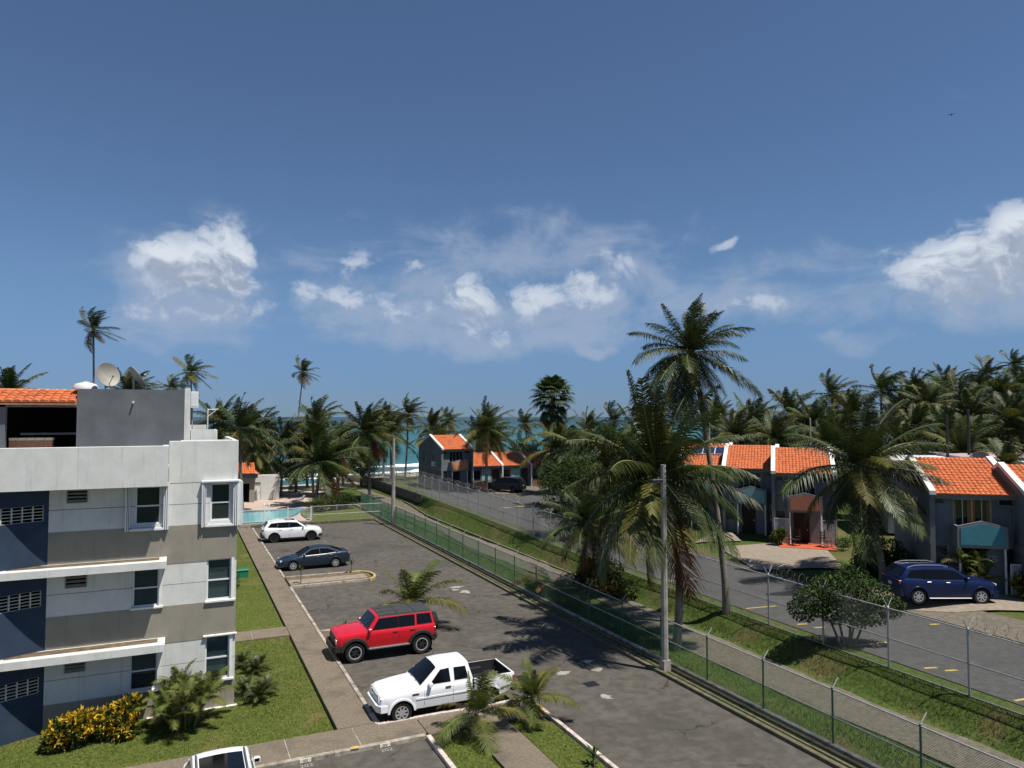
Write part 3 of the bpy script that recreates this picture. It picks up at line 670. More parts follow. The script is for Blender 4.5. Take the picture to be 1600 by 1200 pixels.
bp('stair_interior', MB().box(-14, -4.0, .9, 1.0, 0, 8.1), 'dark'); bp('base_step', MB().bbox(-7.5, -4.05, -1.9, -.4, -.1, .06, .01), 'concrete')
for h in VENT:
    v = bp('louvre_vent', MB().box(h[0], h[1], -.02, .08, h[2], h[2] + .03).box(h[0], h[1], -.02, .08, h[3] - .03, h[3]).box(h[0], h[0] + .03, -.02, .08, h[2] + .03, h[3] - .03).box(h[1] - .03, h[1], -.02, .08, h[2] + .03, h[3] - .03), 'vent_grey')
    for k in range(3):
        z = h[2] + .07 + k * (h[3] - h[2] - .08) / 3
        s_ = bp('slat', MB().add([(h[0] + .03, -.015, z), (h[1] - .03, -.015, z), (h[1] - .03, .07, z + .045), (h[0] + .03, .07, z + .045), (h[0] + .03, -.015, z - .012), (h[1] - .03, -.015, z - .012), (h[1] - .03, .07, z + .033), (h[0] + .03, .07, z + .033)],
                           [(0, 1, 2, 3), (7, 6, 5, 4), (0, 4, 5, 1), (1, 5, 6, 2), (2, 6, 7, 3), (3, 7, 4, 0)]), 'vent_grey', v)
    bp('vent_back', MB().box(h[0], h[1], .2, .22, h[2], h[3]), 'dark', v)
def window(x0, x1, z0, z1, kind, blind):
    y = .06; f = .05
    fr = bp('window', MB().box(x0, x0 + f, y, y + .07, z0, z1).box(x1 - f, x1, y, y + .07, z0, z1).box(x0 + f, x1 - f, y, y + .07, z0, z0 + f).box(x0 + f, x1 - f, y, y + .07, z1 - f, z1), 'frame_alu')
    zm = z0 + (z1 - z0) * .48
    bp('sash_bar', MB().box(x0 + f, x1 - f, y + .005, y + .06, zm - .025, zm + .025), 'frame_alu', fr)
    bp('pane', MB().box(x0 + f, x1 - f, y + .03, y + .036, z0 + f, zm - .025), 'window_glass', fr); bp('pane', MB().box(x0 + f, x1 - f, y + .045, y + .051, zm + .025, z1 - f), 'window_glass', fr)
    a_, b_ = x0 - .3, min(x1 + .3, 1.66)
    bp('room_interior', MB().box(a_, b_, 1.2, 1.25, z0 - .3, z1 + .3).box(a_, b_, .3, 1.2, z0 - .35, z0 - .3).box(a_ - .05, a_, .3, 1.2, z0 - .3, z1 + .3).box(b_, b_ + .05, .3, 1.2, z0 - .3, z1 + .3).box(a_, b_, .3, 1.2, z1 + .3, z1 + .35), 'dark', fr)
    if blind:
        m = MB(); zz = z1 - .06; low = z0 + .05 if blind == 1 else z0 + .5
        while zz > low:
            m.add([(x0 + .06, .155, zz - .05), (x1 - .06, .155, zz - .05), (x1 - .06, .2, zz), (x0 + .06, .2, zz)], [(0, 1, 2, 3)]); zz -= .06
        bp('blind', m, 'blind', fr)
    if kind == 'box':          # projecting aluminium shutter housing round the window
        a, b, c, d = x0 - .3, x1 + .26, z0 - .2, z1 + .06; p = -.17
        bp('shutter_track', MB().box(a, a + .05, p, .0, c, d).box(a + .07, a + .1, p + .02, .0, c, d).box(a + .12, a + .15, p + .05, .0, c, d), 'frame_alu', fr)
        bp('shutter_track', MB().box(b - .05, b, p, .0, c, d).box(b - .11, b - .07, p + .02, .0, c, d).box(b - .17, b - .13, p + .05, .0, c, d), 'frame_alu', fr)
        bp('shutter_sill', MB().box(a + .15, b - .17, p + .01, .0, c, c + .06).box(a + .2, b - .2, p + .03, .0, c + .06, c + .09), 'frame_alu', fr)
        if x0 > 0: bp('shutter_hood', MB().bbox(a - .02, b + .02, p - .03, .0, d, d + .06, .01), 'frame_alu', fr)
        else: bp('shutter_hood', MB().box(a, b, p, .0, d, d + .03), 'frame_alu', fr)
    else:
        bp('sill', MB().bbox(x0 - .05, x1 + .14, -.09, .05, z0 - .07, z0 - .002, .01), 'white_trim', fr)
        bp('window_reveal', MB().box(x1 + .0, x1 + .1, -.04, .0, z0, z1), 'white_trim', fr)
        if z1 > 2.5 and x0 > 0 and z0 < 2: bp('window_head', MB().bbox(x0 - .08, x1 + .24, -.1, .0, z1 + .01, z1 + .06, .01), 'white_trim', fr)
for w_ in WIN: window(*w_)
# corner shutter of the top right window turned round the corner
bp('corner_shutter', MB().box(1.94, 2.05, -.14, .5, 6.56, 8.16).box(2.06, 2.1, -.1, .45, 6.58, 8.12), 'frame_alu')
# roof terrace and penthouse
PY = 2.15
bp('penthouse_wall', MB().box(-3.47, .1, PY, PY + 5.5, 8.7, 11.52), 'stucco_grey'); bp('penthouse_corner', MB().bbox(.102, .31, PY - .02, PY + 5.4, 8.7, 11.58, .01), 'stucco_white')
bp('roof_drain_spout', MB().tube([(-1.65, PY + .02, 11.05), (-1.65, PY - .16, 11.03)], .035, 8), 'metal_white')
bp('terrace_column', MB().box(-5.95, -5.62, PY - .1, PY + .2, 8.7, 10.97), 'stucco_grey'); bp('terrace_beam', MB().box(-14, -3.475, PY - .1, PY + .15, 10.84, 10.99), 'stucco_grey')
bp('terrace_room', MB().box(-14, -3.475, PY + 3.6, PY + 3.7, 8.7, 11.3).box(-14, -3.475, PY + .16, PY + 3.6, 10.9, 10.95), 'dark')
pl = bp('brick_planter', MB().box(-5.6, -4.28, PY + .5, PY + .9, 8.7, 9.64), 'brick_planter')
for k in range(5): bp('planter_cap', MB().bbox(-5.6 + k * .27, -5.6 + k * .27 + .26, PY + .46, PY + .94, 9.645, 9.74, .01), 'cream', pl)
bp('terrace_rail', MB().box(-5.55, -3.6, PY + 2.2, PY + 2.3, 9.8, 9.88), 'vent_grey')
def tiles(w, run, rise, tw=.24, tl=.36, seed=1):         # barrel tiles on a slope; x along eave, y up-slope (run), z rise
    r = random.Random(seed); m = MB(); n = max(1, round(w / tw)); tw = w / n; sl = math.hypot(run, rise); rows_ = max(1, round(sl / tl)); cy, sz = run / sl, rise / sl
    ns = 6
    for j in range(rows_):
        a = j * sl / rows_; b = a + sl / rows_ * 1.12
        for i in range(n):
            x = (i + .5) * tw; h0 = .075 + r.uniform(-.008, .008); dx = r.uniform(-.006, .006); vs = []
            for s_, e in ((a - r.uniform(0, .015), .03), (b, .0)):
                for k in range(ns + 1):
                    t = math.pi * k / ns; u = x + dx - math.cos(t) * tw * .5; hh = e + (math.sin(t) ** .8) * h0
                    vs.append((u, s_ * cy - hh * sz, s_ * sz + hh * cy))
            fs = [(k, k + 1, ns + 2 + k, ns + 1 + k) for k in range(ns)]
            vs += [(x + dx - tw * .5, vs[0][1], vs[0][2] - .02), (x + dx + tw * .5, vs[ns][1], vs[ns][2] - .02)]
            fs.append(tuple([2 * ns + 2] + list(range(ns + 1)) + [2 * ns + 3])[::-1])
            m.add(vs, fs)
    return m
tr_ = bp('terrace_roof', MB().prism([(PY - .35, 10.98), (PY + 1.35, 11.42), (PY + 3.7, 10.9), (PY - .3, 10.92)], 'x', -14, -3.48), 'tile_ridge')
t_ = stuff(tiles(6.0, 1.7, .46, .27, .36, 4).build('roof_tiles', 'tile_clay', tr_, 50)); t_.location = (-9.48, PY - .37, 11.0)
for k in range(14): bp('ridge_tile', MB().lathe([(.09, 0), (.085, .4)], 8, 'x', (-9.1 + k * .4, PY + 1.38, 11.45)), 'tile_ridge', tr_)
# rooftop equipment
def dish_obj(loc, r, az, el, label, mt='dish'):
    t = thing('satellite_dish', label, 'satellite dish', loc)
    m = MB(); prof = [(.001, 0)] + [(r * k / 6, .32 * r * (k / 6) ** 2) for k in range(1, 7)]
    prof += [(r * .985, .32 * r + .012)] + [(r * k / 6 * .985, .32 * r * (k / 6) ** 2 + .014) for k in range(5, 0, -1)] + [(.001, .014)]
    m.lathe(prof, 26, 'x'); d = m.build('reflector', mt, t, 60); d.location = (0, 0, r * 1.05 + .05); d.rotation_euler = (0, -el, az)
    MB().tube([(0, 0, 0), (0, 0, r * 1.05)], .03, 8).build('mast', 'galv', t)
    a = MB().tube([(.02, 0, -r * .95), (r * .9, 0, -r * .3)], .015, 5).build('feed_arm', 'galv', t); a.location = d.location; a.rotation_euler = d.rotation_euler
    l = MB().lathe([(.0, 0), (.04, 0), (.04, .1), (.0, .1)], 8, 'x', (r * .85, 0, -r * .3)).build('receiver', 'dish', t); l.location = d.location; l.rotation_euler = d.rotation_euler
    return t
dish_obj((-2.62, 30.95, 11.5), .47, math.radians(-52), math.radians(14), 'large round cream satellite dish on the grey penthouse roof')
dish_obj((-1.68, 30.95, 11.5), .42, math.radians(16), math.radians(35), 'satellite dish seen edge-on beside the large round one')
tk = thing('water_cistern', 'low white domed water tank left of the satellite dish', 'tank', (-3.3, 31.3, 11.52))
MB().lathe([(0, .0), (.42, 0), (.42, .1), (.36, .2), (.15, .26), (0, .27)], 20).build('tank_body', 'metal_white', tk, 40); MB().lathe([(.1, .26), (.1, .3), (0, .31)], 10).build('tank_lid', 'metal_white', tk)
ub = thing('utility_box', 'white meter box high on the penthouse corner', 'utility box', (.45, 30.6, 10.85)); MB().bbox(-.13, .14, -.1, .25, 0, .62, .01).build('cabinet', 'metal_white', ub); MB().box(-.1, .11, -.108, -.101, .05, .55).build('cabinet_door', 'frame_alu', ub); MB().tube([(-.06, .1, 0), (-.06, .1, -1.2)], .025, 6).build('conduit', 'galv', ub)
for (x0, x1, y0, y1, zt, lb) in ((.34, 1.3, 30.6, 32.2, 9.98, 'low white rooftop parapet box behind the roof corner'), (.32, .95, 32.6, 33.6, 10.15, 'smaller white rooftop box behind the parapet box')):
    q = thing('roof_curb', lb, 'roof box', (0, 0, 8.7)); MB().box(x0, x1, y0, y0 + .1, 0, zt - 8.7).box(x0, x1, y1 - .1, y1, 0, zt - 8.7).box(x0, x0 + .1, y0 + .1, y1 - .1, 0, zt - 8.7).box(x1 - .1, x1, y0 + .1, y1 - .1, 0, zt - 8.7).build('curb_wall', 'stucco_white', q); MB().box(x0 + .1, x1 - .1, y0 + .1, y1 - .1, 0, zt - 8.82).build('curb_fill', 'stucco_grey', q)
an = thing('antenna_bracket', 'small white angled antenna bracket on the roof edge', 'bracket', (1.02, 33.2, 9.9)); MB().tube([(0, 0, 0), (0, 0, .95)], .022, 6).build('post', 'metal_white', an); MB().tube([(0, 0, .9), (.42, 0, .92)], .02, 6).build('arm', 'metal_white', an); MB().tube([(0, 0, .6), (.35, 0, .9)], .014, 5).build('brace', 'metal_white', an)
# ------------------------------------------------------------------ townhouses
def lattice(w, h, sp=.11, t=.03):
    m = MB()
    for sgn in (1, -1):
        k = -h
        while k < w:
            x0, z0, x1, z1 = k, 0., k + h, h
            if x0 < 0: z0 -= x0; x0 = 0.
            if x1 > w: z1 -= x1 - w; x1 = w
            if z1 - z0 > .03:
                if sgn < 0: x0, x1 = w - x0, w - x1
                d = t * .7; y = .0 if sgn > 0 else .012
                m.add([(x0, y, z0), (x1, y, z1), (x1 - d * sgn, y, min(h, z1 + d)), (x0 - d * sgn, y, z0 + d), (x0, y + .01, z0), (x1, y + .01, z1), (x1 - d * sgn, y + .01, min(h, z1 + d)), (x0 - d * sgn, y + .01, z0 + d)],
                      [(0, 1, 2, 3), (7, 6, 5, 4), (0, 4, 5, 1), (2, 6, 7, 3)])
            k += sp
    m.box(-.03, w + .03, -.012, .03, h, h + .05).box(-.03, w + .03, -.012, .03, -.05, 0).box(-.05, 0, -.012, .03, 0, h).box(w, w + .05, -.012, .03, 0, h)
    return m
def townhouse(label, loc, rz, w=4.0, storeys=2, panel='teal_panel', cap='white_trim', wall='house_grey', depth=8.2, wins='plain', lat=(), bal=True, extra=None, party=(True, True), seed=1):
    t = thing('townhouse', label, 'house', loc, math.radians(rz))
    ev = 5.0 if storeys == 2 else 2.75; hy = depth / 2; rise = 1.5 if storeys == 2 else 1.35; rz_ = ev + rise
    if storeys == 2:
        b0, b1 = w * .235, w * .8
        hol = [(w * .26, w * .70, 3.4, ev - .25), (w * .33, w * .58, .0, 2.3), (w * .02, w * .2, 1.0, 2.35), (w * .84, w * .97, 1.0, 2.3), (w * .04, w * .17, 4.5, 4.8), (w * .78, w * .95, 4.5, 4.8)]
    else:
        hol = [(w * .06, w * .3, .9, 2.3), (w * .68, w * .92, .05, 2.35)]
    holes_wall(MB(), .13, w - .13, 0, ev, 0., .18, hol).build('front_wall', wall, t)
    MB().box(.13, w - .13, depth - .2, depth, 0, ev).build('rear_wall', wall, t)
    MB().box(.15, w - .15, 1.6, 1.65, .02, ev - .1).build('room_interior', 'dark', t)
    # party walls with a coping that rises over the tiles
    for k, x in ((0, 0.), (1, w)):
        prof = [(-.3 if storeys == 2 else -.12, 0), (depth, 0), (depth, ev + .1), (hy, rz_ + .12), (-.42, ev + .02), (-.42, ev - .25), (-.3 if storeys == 2 else -.12, ev - .3)]
        recalc(MB().prism(prof, 'x', x - .12, x + .12).build('gable_wall', wall if party[k] else 'pink_wall', t))
        cp = [(-.5, ev - .02), (hy, rz_ + .115), (depth + .1, ev + .1), (depth + .1, ev + .28), (hy, rz_ + .33), (-.5, ev + .2)]
        recalc(MB().prism(cp, 'x', x - .15, x + .15).build('gable_coping', cap, t))
        if k == 0 and storeys == 2:
            recalc(MB().prism([(-.31, 2.35), (depth, 2.35), (depth, 2.75), (-.31, 2.75)], 'x', x - .15, x - .121).build('wall_band', 'house_trim', t))
            for y in (2.1, 2.75, 5.6, 6.2):
                f = MB().box(x - .14, x - .121, y, y + .3, 3.3, 4.6).build('window', 'frame_grey', t); MB().box(x - .146, x - .141, y + .03, y + .27, 3.34, 4.56).build('pane', 'glass_pane', f)
    r_ = recalc(MB().prism([(-.4, ev), (hy, rz_), (depth + .2, ev), (depth + .2, ev - .08), (hy, rz_ - .1), (-.4, ev - .1)], 'x', .125, w - .125).build('roof', 'house_trim', t))
    tl = stuff(tiles(w - .3, hy + .42, rise * (hy + .42) / hy, .235, .34, seed).build('roof_tiles', 'tile_clay', r_, 50)); tl.location = (.15, -.44, ev - .01)
    for k in range(int((w - .3) / .38)): MB().lathe([(.085, 0), (.078, .4)], 8, 'x', (.16 + k * .38, hy, rz_ + .05)).build('ridge_tile', 'tile_clay', r_)
    MB().box(.12, w - .12, -.34, -.28, ev - .22, ev - .05).build('fascia', 'house_trim', t)
    # openings
    for i, h in enumerate(hol):
        f = MB().box(h[0], h[0] + .05, .05, .12, h[2], h[3]).box(h[1] - .05, h[1], .05, .12, h[2], h[3]).box(h[0] + .05, h[1] - .05, .05, .12, h[3] - .05, h[3])
        isdoor = h[2] < .1
        f = f.build('door' if isdoor else 'window', 'wood_dark' if isdoor else 'frame_grey', t)
        if isdoor:
            MB().box(h[0] + .05, h[1] - .05, .1, .14, .01, h[3] - .05).build('door_leaf', 'wood_dark', f); MB().tube([(h[1] - .12, .1, 1.0), (h[1] - .12, .05, 1.0)], .03, 6).build('handle', 'chrome', f)
        else: MB().box(h[0] + .05, h[1] - .05, .085, .09, h[2], h[3] - .05).build('pane', 'glass_pane', f)
        if i == 0 and storeys == 2:
            n = 4; ww = (h[1] - h[0])
            for k in range(n + 1): MB().box(h[0] + ww * k / n - .025, h[0] + ww * k / n + .025, .03, .055, h[2], h[3]).build('mullion', 'cream' if wins == 'curtain' else 'frame_grey', f)
            if wins == 'curtain':
                for a, b in ((.0, .1), (.36, .6), (.86, 1.0)): MB().box(h[0] + ww * a + .03, h[0] + ww * b - .03, .06, .075, h[2], h[3] - .04).build('curtain', 'wood_curtain', f)
    if storeys == 2 and bal:
        zb, zs, za = 2.35, 3.45, 3.75; bm = (b0 + b1) / 2
        bl = recalc(MB().prism([(b0, zb), (b1, zb), (b1, zs), (bm, za), (b0, zs)], 'y', -1.0, -.88).build('balcony', 'house_trim', t))
        recalc(MB().prism([(b0 + .16, zb + .16), (b1 - .16, zb + .16), (b1 - .16, zs - .1), (bm, za - .14), (b0 + .16, zs - .1)], 'y', -1.02, -.999).build('balcony_panel', panel, bl))
        MB().box(b0, b0 + .1, -.88, .0, zb, zs).build('balcony_side', 'house_trim', bl); MB().box(b1 - .1, b1, -.88, .0, zb, zs).build('balcony_side', 'house_trim', bl); MB().box(b0 + .1, b1 - .1, -.88, 0, zb, zb + .1).build('balcony_floor', 'house_trim', bl)
        for x in (b0 + .12, b1 - .12): MB().tube([(x, -.9, 0), (x, -.9, zb)], .055, 8).build('post', 'white_trim', t)
        MB().box(w * .6, w * .8, -.35, -.25, 0, 2.3).build('porch_wall', 'house_trim', t)
    if storeys == 1:
        for k, x in enumerate((w * .36, w * .5)): MB().box(x, x + w * .13, -.03, -.005, .9, 2.4).build('shutter', 'teal_pale', t)
        MB().box(w * .34, w * .35, -.06, 0, .8, 2.5).build('shutter_rail', 'white_trim', t); MB().tube([(.0, -.45, 0), (.0, -.45, ev - .1)], .09, 8).build('post', 'white_trim', t); MB().tube([(w, -.45, 0), (w, -.45, ev - .1)], .09, 8).build('post', 'white_trim', t)
        MB().box(.15, w * .62, -.5, -.38, 0, .85).build('porch_wall', 'brick_planter', t)
    for (x, ww, y, h) in lat:
        l = lattice(ww, h).build('lattice_panel', 'white_trim', t); l.location = (x, y, .08)
    return t
G0 = 1.4
R_ = townhouse('grey two storey townhouse with teal balcony panel behind the blue SUV', (36.5, 25.85, G0), -41, 4.05, 2, 'teal_panel', wins='curtain', lat=[(3.35, .8, -.95, 1.5)], party=(True, False), seed=3)
pn = MB().box(0, .34, 0, .02, 0, .26).build('number_plate', 'number_white', R_); pn.location = (2.56, -.372, 1.62); MB().box(.025, .315, -.006, -.001, .03, .23).build('plate_field', 'number_ink', pn); text('18', .2, (.17, -.01, .13), (math.radians(90), 0, 0), 'number_white', pn)
townhouse('townhouse cut by the right edge with a pinkish side wall and white coping', (38.0, 21.6, G0 - .2), -41, 4.05, 2, 'salmon_panel', wins='curtain', seed=4)
M2 = townhouse('grey townhouse with salmon balcony panel, red patio and white lattice', (39.2, 39.85, G0), -45, 4.05, 2, 'salmon_panel', lat=[(.05, .95, -.9, 1.75), (3.1, .95, -.9, 1.75)], seed=5)
townhouse('grey townhouse with pale teal balcony next to the salmon balcony house', (39.3, 45.2, G0), -45, 4.0, 2, 'teal_pale', seed=6)
M0 = townhouse('townhouse with solar panels on its roof mostly hidden behind the big palm', (38.7, 50.1, G0), -45, 4.0, 2, 'teal_pale', seed=7)
townhouse('townhouse left of the solar panel house, only its roof showing through the leaves', (38.3, 55.0, G0 - .1), -45, 4.0, 2, 'salmon_panel', seed=8)
for k in range(3):
    sp = thing('solar_panel', ['lower solar panel leaning on the hidden roof', 'middle blue solar panel on the tiled roof', 'blue solar panel nearest the white coping'][k], 'solar panel', (38.7, 50.1, G0), math.radians(-45), 'solar panels on the townhouse roof')
    b = MB().box(0, .95, 0, 1.5, .12, .16).build('panel_face', 'solar', sp); b.location = (.8 + k * 1.02, 1.6, 5.75); b.rotation_euler = (math.atan2(1.5, 4.1), 0, 0)
    f = MB().box(-.03, 0, 0, 1.5, .1, .18).box(.95, .98, 0, 1.5, .1, .18).box(0, .95, -.03, 0, .1, .18).box(0, .95, 1.5, 1.53, .1, .18).build('panel_frame', 'frame_alu', sp); f.location = b.location; f.rotation_euler = b.rotation_euler
pa = struct(MB().bbox(.3, 4.0, -2.4, -.02, -.1, .12, .01).build('patio', 'patio_red')); pa.location = (39.2, 39.85, G0); pa.rotation_euler = (0, 0, math.radians(-45))
townhouse('far grey two storey end house with orange balcony panel beyond the lane wall', (29.5, 85.25, G0), 2, 4.05, 2, 'orange_panel', seed=10)
for k, (x, y, lb) in enumerate([(33.75, 85.8, 'single storey tiled unit joined to the far two storey house'), (37.75, 85.5, 'single storey tiled unit behind the black SUV'), (41.75, 85.2, 'single storey tiled unit right of the black SUV'), (45.75, 84.9, 'single storey tiled unit half hidden by the leafy tree')]):
    townhouse(lb, (x, y, G0), -4, 4.0, 1, seed=11 + k)
ac = MB().box(-.45, 0, 0, .75, 0, .55).build('air_conditioner', 'metal_white'); ac.location = (29.36, 86.7, G0 + 2.85)
MB().lathe([(0, 0), (.2, 0), (.2, .02), (0, .02)], 12, 'y', (-.22, -.025, .27)).build('fan_grille', 'vent_grey', ac)
tag(ac, 'white air conditioner box on the side wall of the far end house', 'air conditioner')
# flat-roofed houses at the back right
def flat_house(label, loc, rz, w, d, h, wall, trim):
    t = thing('flat_house', label, 'house', loc, math.radians(rz))
    holes_wall(MB(), 0, w, 0, h, 0, .2, [(w * .2, w * .42, .9, 2.2), (w * .58, w * .8, .9, 2.2)]).build('front_wall', wall, t)
    MB().box(0, .2, .2, d, 0, h).build('side_wall', wall, t); MB().box(w - .2, w, .2, d, 0, h).build('side_wall', wall, t); MB().box(.2, w - .2, d - .2, d, 0, h).build('rear_wall', wall, t); MB().box(.2, w - .2, 1.4, 1.5, 0, h).build('room_interior', 'dark', t)
    MB().bbox(-.35, w + .35, -.5, d + .3, h, h + .22, .02).build('roof', trim, t)
    for a in (.2, .58):
        f = MB().box(w * a, w * (a + .22), .08, .12, .9, .96).box(w * (a + .1), w * (a + .11), .08, .12, .96, 2.2).build('window', 'frame_grey', t); MB().box(w * a, w * (a + .22), .13, .14, .96, 2.2).build('pane', 'glass_pane', f)
    return t
flat_house('low grey flat-roofed house behind the right-hand townhouses', (49.3, 38.4, 1.6), -38, 9, 7, 5.4, 'house_grey', 'stucco_shade')
flat_house('low house with pink roof slab behind the brown dish', (55.5, 36.5, 1.6), -38, 12, 7, 5.6, 'stucco_beige', 'pink_wall')
dish_obj((51.9, 32.9, 6.4), .75, math.radians(-165), math.radians(25), 'large brownish satellite dish behind the right-hand townhouse', 'pink_wall')
bq = MB().tube([(51.9, 32.9, 1.4), (51.9, 32.9, 6.4)], .06, 8).build('dish_mast', 'galv'); tag(bq, 'plain grey mast carrying the brownish satellite dish', 'mast')

# ------------------------------------------------------------------ poles
p = thing('light_pole', 'tall concrete light pole with a black lamp head by the lower fence', 'light pole', (18.3, 24.75, 0))
MB().prism([(-.17, -.17), (.17, -.17), (.17, .17), (-.17, .17)], 'z', -.2, .5).build('pole_base', 'pole_conc', p)
MB().tube([(0, 0, .3), (0, 0, 4), (0, 0, 8.5)], [.145, .13, .11], 8).build('pole_shaft', 'pole_conc', p, 40)
MB().tube([(0, 0, 7.75), (-.15, -.05, 7.85), (-.36, -.1, 7.88)], .025, 6).build('lamp_arm', 'galv', p); MB().tube([(0, 0, 7.9), (.6, .1, 7.25), (.95, .15, 6.9)], .012, 5).build('cable', 'galv', p)
h_ = MB().bbox(-.72, -.2, -.26, .08, 7.78, 7.93, .03).build('lamp_head', 'metal_black', p); MB().box(-.58, -.24, -.2, .03, 7.765, 7.779).build('lamp_lens', 'headlamp', h_)
MB().lathe([(.0, 0), (.035, 0), (.035, .1), (0, .1)], 8, 'z', (-.25, -.02, 7.9)).build('photo_cell', 'chrome', h_)
p = thing('light_pole', 'slender concrete pole in the far corner of the car park', 'light pole', (18.75, 68.3, 0)); MB().tube([(0, 0, -.1), (0, 0, 8.4)], [.22, .12], 8).build('pole_shaft', 'pole_conc', p, 40); MB().box(-.16, .16, -.16, .16, 5.6, 5.78).build('pole_clamp', 'metal_white', p)
for (x, y, zt, r, mt, lb) in ((55.5, 51.5, 10.3, .07, 'pole_conc', 'thin pale pole rising behind the middle townhouses'), (43.9, 52.4, 10.3, .07, 'pole_conc', 'thin pale pole behind the big foreground palm crown'), (56.0, 38.1, 10.6, .1, 'metal_black', 'left one of two black poles behind the right townhouses'), (57.6, 37.4, 11.0, .1, 'metal_black', 'right one of two black poles behind the right townhouses')):
    p = thing('utility_pole', lb, 'pole', (x, y, 1.3)); MB().tube([(0, 0, 0), (0, 0, zt - 1.3)], [r * 1.3, r], 8).build('pole_shaft', mt, p, 40); MB().lathe([(r * 1.2, zt - 1.32), (r * 1.2, zt - 1.26), (0, zt - 1.22)], 8).build('pole_cap', mt, p)

# ------------------------------------------------------------------ pool area
sheet('pool_deck', [(3, 72.6), (11.7, 72.6), (11.7, 80), (18.5, 86), (18.5, 104), (2, 104)], .06, 'pool_deck', .2)
sheet('pool_rim', [(4.6, 75.2), (8.5, 75.0), (11.2, 79), (13, 84.6), (10.5, 85.6), (4.6, 84.2)], .1, 'pool_tile', .1)
pw = sheet('pool_water', [(4.8, 75.5), (8.4, 75.3), (11.0, 79.2), (12.7, 84.3), (10.4, 84.6), (9.8, 83.2), (4.8, 83.0)], .112, 'pool_water')
ld = thing('pool_ladder', 'white curved pool ladder rails at the far edge of the pool', 'ladder', (8.4, 83.3, .1))
for x in (0, .5): MB().tube([(x, 0, 0), (x, 0, .8), (x, -.2, .95), (x, -.5, .8), (x, -.55, .0)], .03, 6).build('handrail', 'metal_white', ld)
for z in (.05, .25): MB().tube([(0, -.54, z), (.5, -.54, z)], .02, 6).build('step', 'metal_white', ld)
wf = thing('pool_fence', 'white metal picket fence in front of the swimming pool', 'fence', (3.0, 72.75, 0)); n = 4; L = 8.7
struct(MB().bbox(3.0, 11.7, 72.45, 72.7, -.1, .4, .02).build('pool_wall', 'kerb'))
for k in range(n + 1): MB().box(k * L / n - .05, k * L / n + .05, -.2, -.1, .4, 1.75).build('post', 'metal_white', wf)
for z in (.52, 1.6): MB().box(0, L, -.17, -.13, z, z + .05).build('rail', 'metal_white', wf)
pk = MB().box(-.012, .012, -.165, -.14, .55, 1.62).mesh('picket', 'metal_white')
for k in range(1, 72):
    if k % 18: link('picket', pk, wf, (k * L / 72, 0, 0))
ph = thing('pump_house', 'small white flat-roofed pool house with a pale door', 'hut', (8.1, 95.2, .06))
holes_wall(MB(), 0, 3.3, 0, 3.05, 0, .15, [(.25, 1.05, 0, 2.25)]).build('front_wall', 'stucco_white', ph); MB().box(3.15, 3.3, .15, 4, 0, 3.05).build('side_wall', 'stucco_white', ph); MB().box(0, .15, .15, 4, 0, 3.05).build('side_wall', 'stucco_white', ph)
rf = MB().box(.15, 3.15, .15, 4, 2.6, 2.8).build('roof', 'stucco_shade', ph); MB().box(.15, 3.1, .02, .12, 3.05, 3.2).build('parapet_cap', 'white_trim', rf)
dr = MB().box(.27, 1.03, .05, .1, 0, 1.85).build('door', 'frame_alu', ph); MB().tube([(.93, .05, 1.0), (.93, -.03, 1.0)], .03, 6).build('handle', 'metal_black', dr); MB().box(.27, 1.03, .06, .1, 1.92, 2.2).build('transom', 'vent_grey', ph)
gz_ = thing('gazebo', 'open shelter with an orange tiled roof beside the pool house', 'gazebo', (4.2, 93.5, .06))
holes_wall(MB(), 0, 4.1, 0, 3.0, 0, .2, [(2.8, 3.5, 0, 2.3)]).build('front_wall', 'stucco_beige', gz_); MB().box(2.7, 3.6, .6, .7, 0, 2.4).build('doorway', 'dark', gz_); MB().box(-.4, 4.4, -.5, 3, 3.0, 3.5).build('fascia', 'stucco_grey', gz_)
rf = recalc(MB().add([(-.6, -.7, 3.5), (4.6, -.7, 3.5), (4.6, 3.2, 3.5), (-.6, 3.2, 3.5), (.9, 1.2, 4.75), (3.0, 1.2, 4.75)], [(0, 1, 5, 4), (1, 2, 5), (2, 3, 4, 5), (3, 0, 4), (0, 3, 2, 1)]).build('roof', 'tile_clay', gz_))
tl = stuff(tiles(4.2, 1.8, 1.18, .25, .36, 31).build('roof_tiles', 'tile_clay', rf, 50)); tl.location = (-.1, -.72, 3.52)
for (x, y, lb) in ((12.6, 90.5, 'white plastic lounge chair under the low palm, left one'), (14.3, 90.2, 'white plastic lounge chair under the low palm, right one')):
    t = thing('lounge_chair', lb, 'chair', (x, y, .06), .4, 'lounge chairs beside the pool'); MB().box(0, 1.2, 0, .55, .3, .34).build('seat', 'metal_white', t); b = MB().box(0, .6, 0, .55, 0, .04).build('backrest', 'metal_white', t); b.location = (1.2, 0, .32); b.rotation_euler = (0, -.9, 0)
    for a in ((.05, .05), (1.15, .05), (.05, .5), (1.15, .5)): MB().tube([(a[0], a[1], 0), (a[0], a[1], .3)], .02, 5).build('leg', 'metal_white', t)
gb = thing('garden_box', 'low green plastic utility box on the lawn beside the building', 'utility box', (3.7, 50.4, .085)); MB().bbox(-.45, .45, -.3, .3, 0, .42, .04).build('box_body', 'plastic_green', gb); MB().bbox(-.48, .48, -.33, .33, .42, .5, .03).build('box_lid', 'plastic_green', gb)
